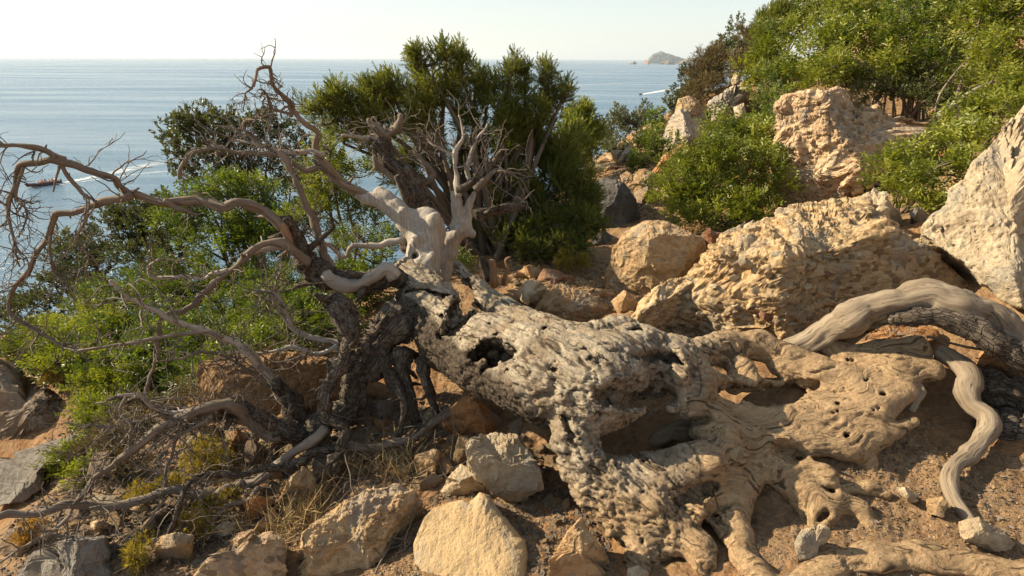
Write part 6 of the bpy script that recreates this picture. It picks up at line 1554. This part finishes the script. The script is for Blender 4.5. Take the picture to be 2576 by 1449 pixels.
# small speedboat
sb = thing("speedboat", "small dark speedboat throwing a white wake near the right shore", "boat", (0, 0, 0)); set_boat(sb, 1611, 238, 1680, 229)
v, f = hull_mesh(9, 2.8, 1.5); v[:, 2] += .6; local_part("hull", sb, v, f, 'darkblue'); local_part("console", sb, *boxv((-.5, 0, 1.8), (1.4, 1.3, 1.3)), 'darkblue'); local_part("windscreen", sb, *boxv((.5, 0, 2.1), (.15, 1.2, .7)), 'metal')
# sailing boat at anchor, far motor boat
yb = thing("sailing_boat", "distant sailing boat with bare mast far out left of the juniper", "boat", (0, 0, 0)); a = set_boat(yb, 983, 173.5, 1010, 173)
v, f = hull_mesh(17, 4.5, 2.4); v[:, 2] += 1.0; local_part("hull", yb, v, f, 'darkblue'); local_part("cabin", yb, *boxv((-.5, 0, 2.9), (6, 2.4, 1.2)), 'tubewhite')
v, q, tr, g = tube(np.array([(1, 0, 2), (1, 0, 14), (1, 0, 27)]), [.28, .24, .15], 8); local_part("mast", yb, v, [q, tr], 'metal')
v, q, tr, g = tube(np.array([(1, 0, 4), (-3, 0, 4), (-7, 0, 4)]), [.3, .35, .25], 8); local_part("boom", yb, v, [q, tr], 'tubewhite')
mb = thing("motor_boat", "tiny dark motor boat near the horizon", "boat", (0, 0, 0)); a = set_boat(mb, 514, 151, 540, 151)
v, f = hull_mesh(34, 9, 5); v[:, 2] += 2; local_part("hull", mb, v, f, 'darkblue'); local_part("cabin", mb, *boxv((-3, 0, 7), (14, 6, 5)), 'darkblue')

def wake(label, mid, w0, w1, strength=1., seg=40):
    """foam strip on the water; mid: points along the track"""
    m = catmull(np.array([sea_hit(a, b, SEA_Z + .12) for a, b in mid]), 10); d = np.gradient(m, axis=0); s = np.stack([-d[:, 1], d[:, 0], 0 * d[:, 0]], -1); s /= np.linalg.norm(s, axis=1, keepdims=True)
    n = len(m); wd = np.linspace(w0, w1, n)
    cols = np.linspace(-1, 1, 7); v = np.concatenate([m[:, None] + s[:, None] * (wd[:, None] * cols[None])[..., None]]).reshape(-1, 3)
    fo = (np.linspace(1, .25, n)[:, None] * (1 - np.abs(cols)[None] ** 2)) * strength * 1.8
    i, j = np.meshgrid(np.arange(n - 1), np.arange(6), indexing='ij'); q = np.stack([i * 7 + j, i * 7 + j + 1, (i + 1) * 7 + j + 1, (i + 1) * 7 + j], -1).reshape(-1, 4)
    tag(link("wake", mesh_np("wake", v, q, M['foam'], attrs={"foam": fo.ravel()})), label, None, None, "stuff")
wake("white wake behind the red boat", [(140, 463), (200, 452), (270, 438), (340, 422), (430, 404)], 1.2, 7, .8)
wake("side wave of the red boat's wake", [(150, 465), (240, 452), (330, 440), (440, 428)], .6, 2.5, .6)
wake("white wake behind the speedboat", [(1612, 238), (1640, 233), (1670, 228), (1720, 219)], 2.5, 11, 1.6)
wake("old wake line across the bay", [(1420, 216), (1500, 212), (1600, 208), (1720, 206)], 5, 9, .5)

# ------------------------------------------------------------------ haze over the bay
hm = bpy.data.materials.new("bay_haze"); hm.use_nodes = True; hn = hm.node_tree; hn.nodes.clear()
ho = hn.nodes.new("ShaderNodeOutputMaterial"); hv = hn.nodes.new("ShaderNodeVolumePrincipled")
hv.inputs["Color"].default_value = (.80, .90, 1, 1); hv.inputs["Density"].default_value = 5.5e-5; hv.inputs["Anisotropy"].default_value = .2
hn.links.new(hv.outputs[0], ho.inputs["Volume"])
z0, z1, hw = -66.0, 420.0, 56000.0
v, f = boxv((0, 0, 0), (1, 1, 1))
v = np.array([(x, y, z) for x in (-hw, hw) for y in (-hw, hw) for z in (z0, z1)]); f = np.array([(0, 1, 3, 2), (4, 6, 7, 5), (0, 4, 5, 1), (2, 3, 7, 6), (0, 2, 6, 4), (1, 5, 7, 3)])
tag(link("haze", mesh_np("haze", v, f, hm, smooth_=False)), "thin summer haze over the sea", None, None, "stuff")
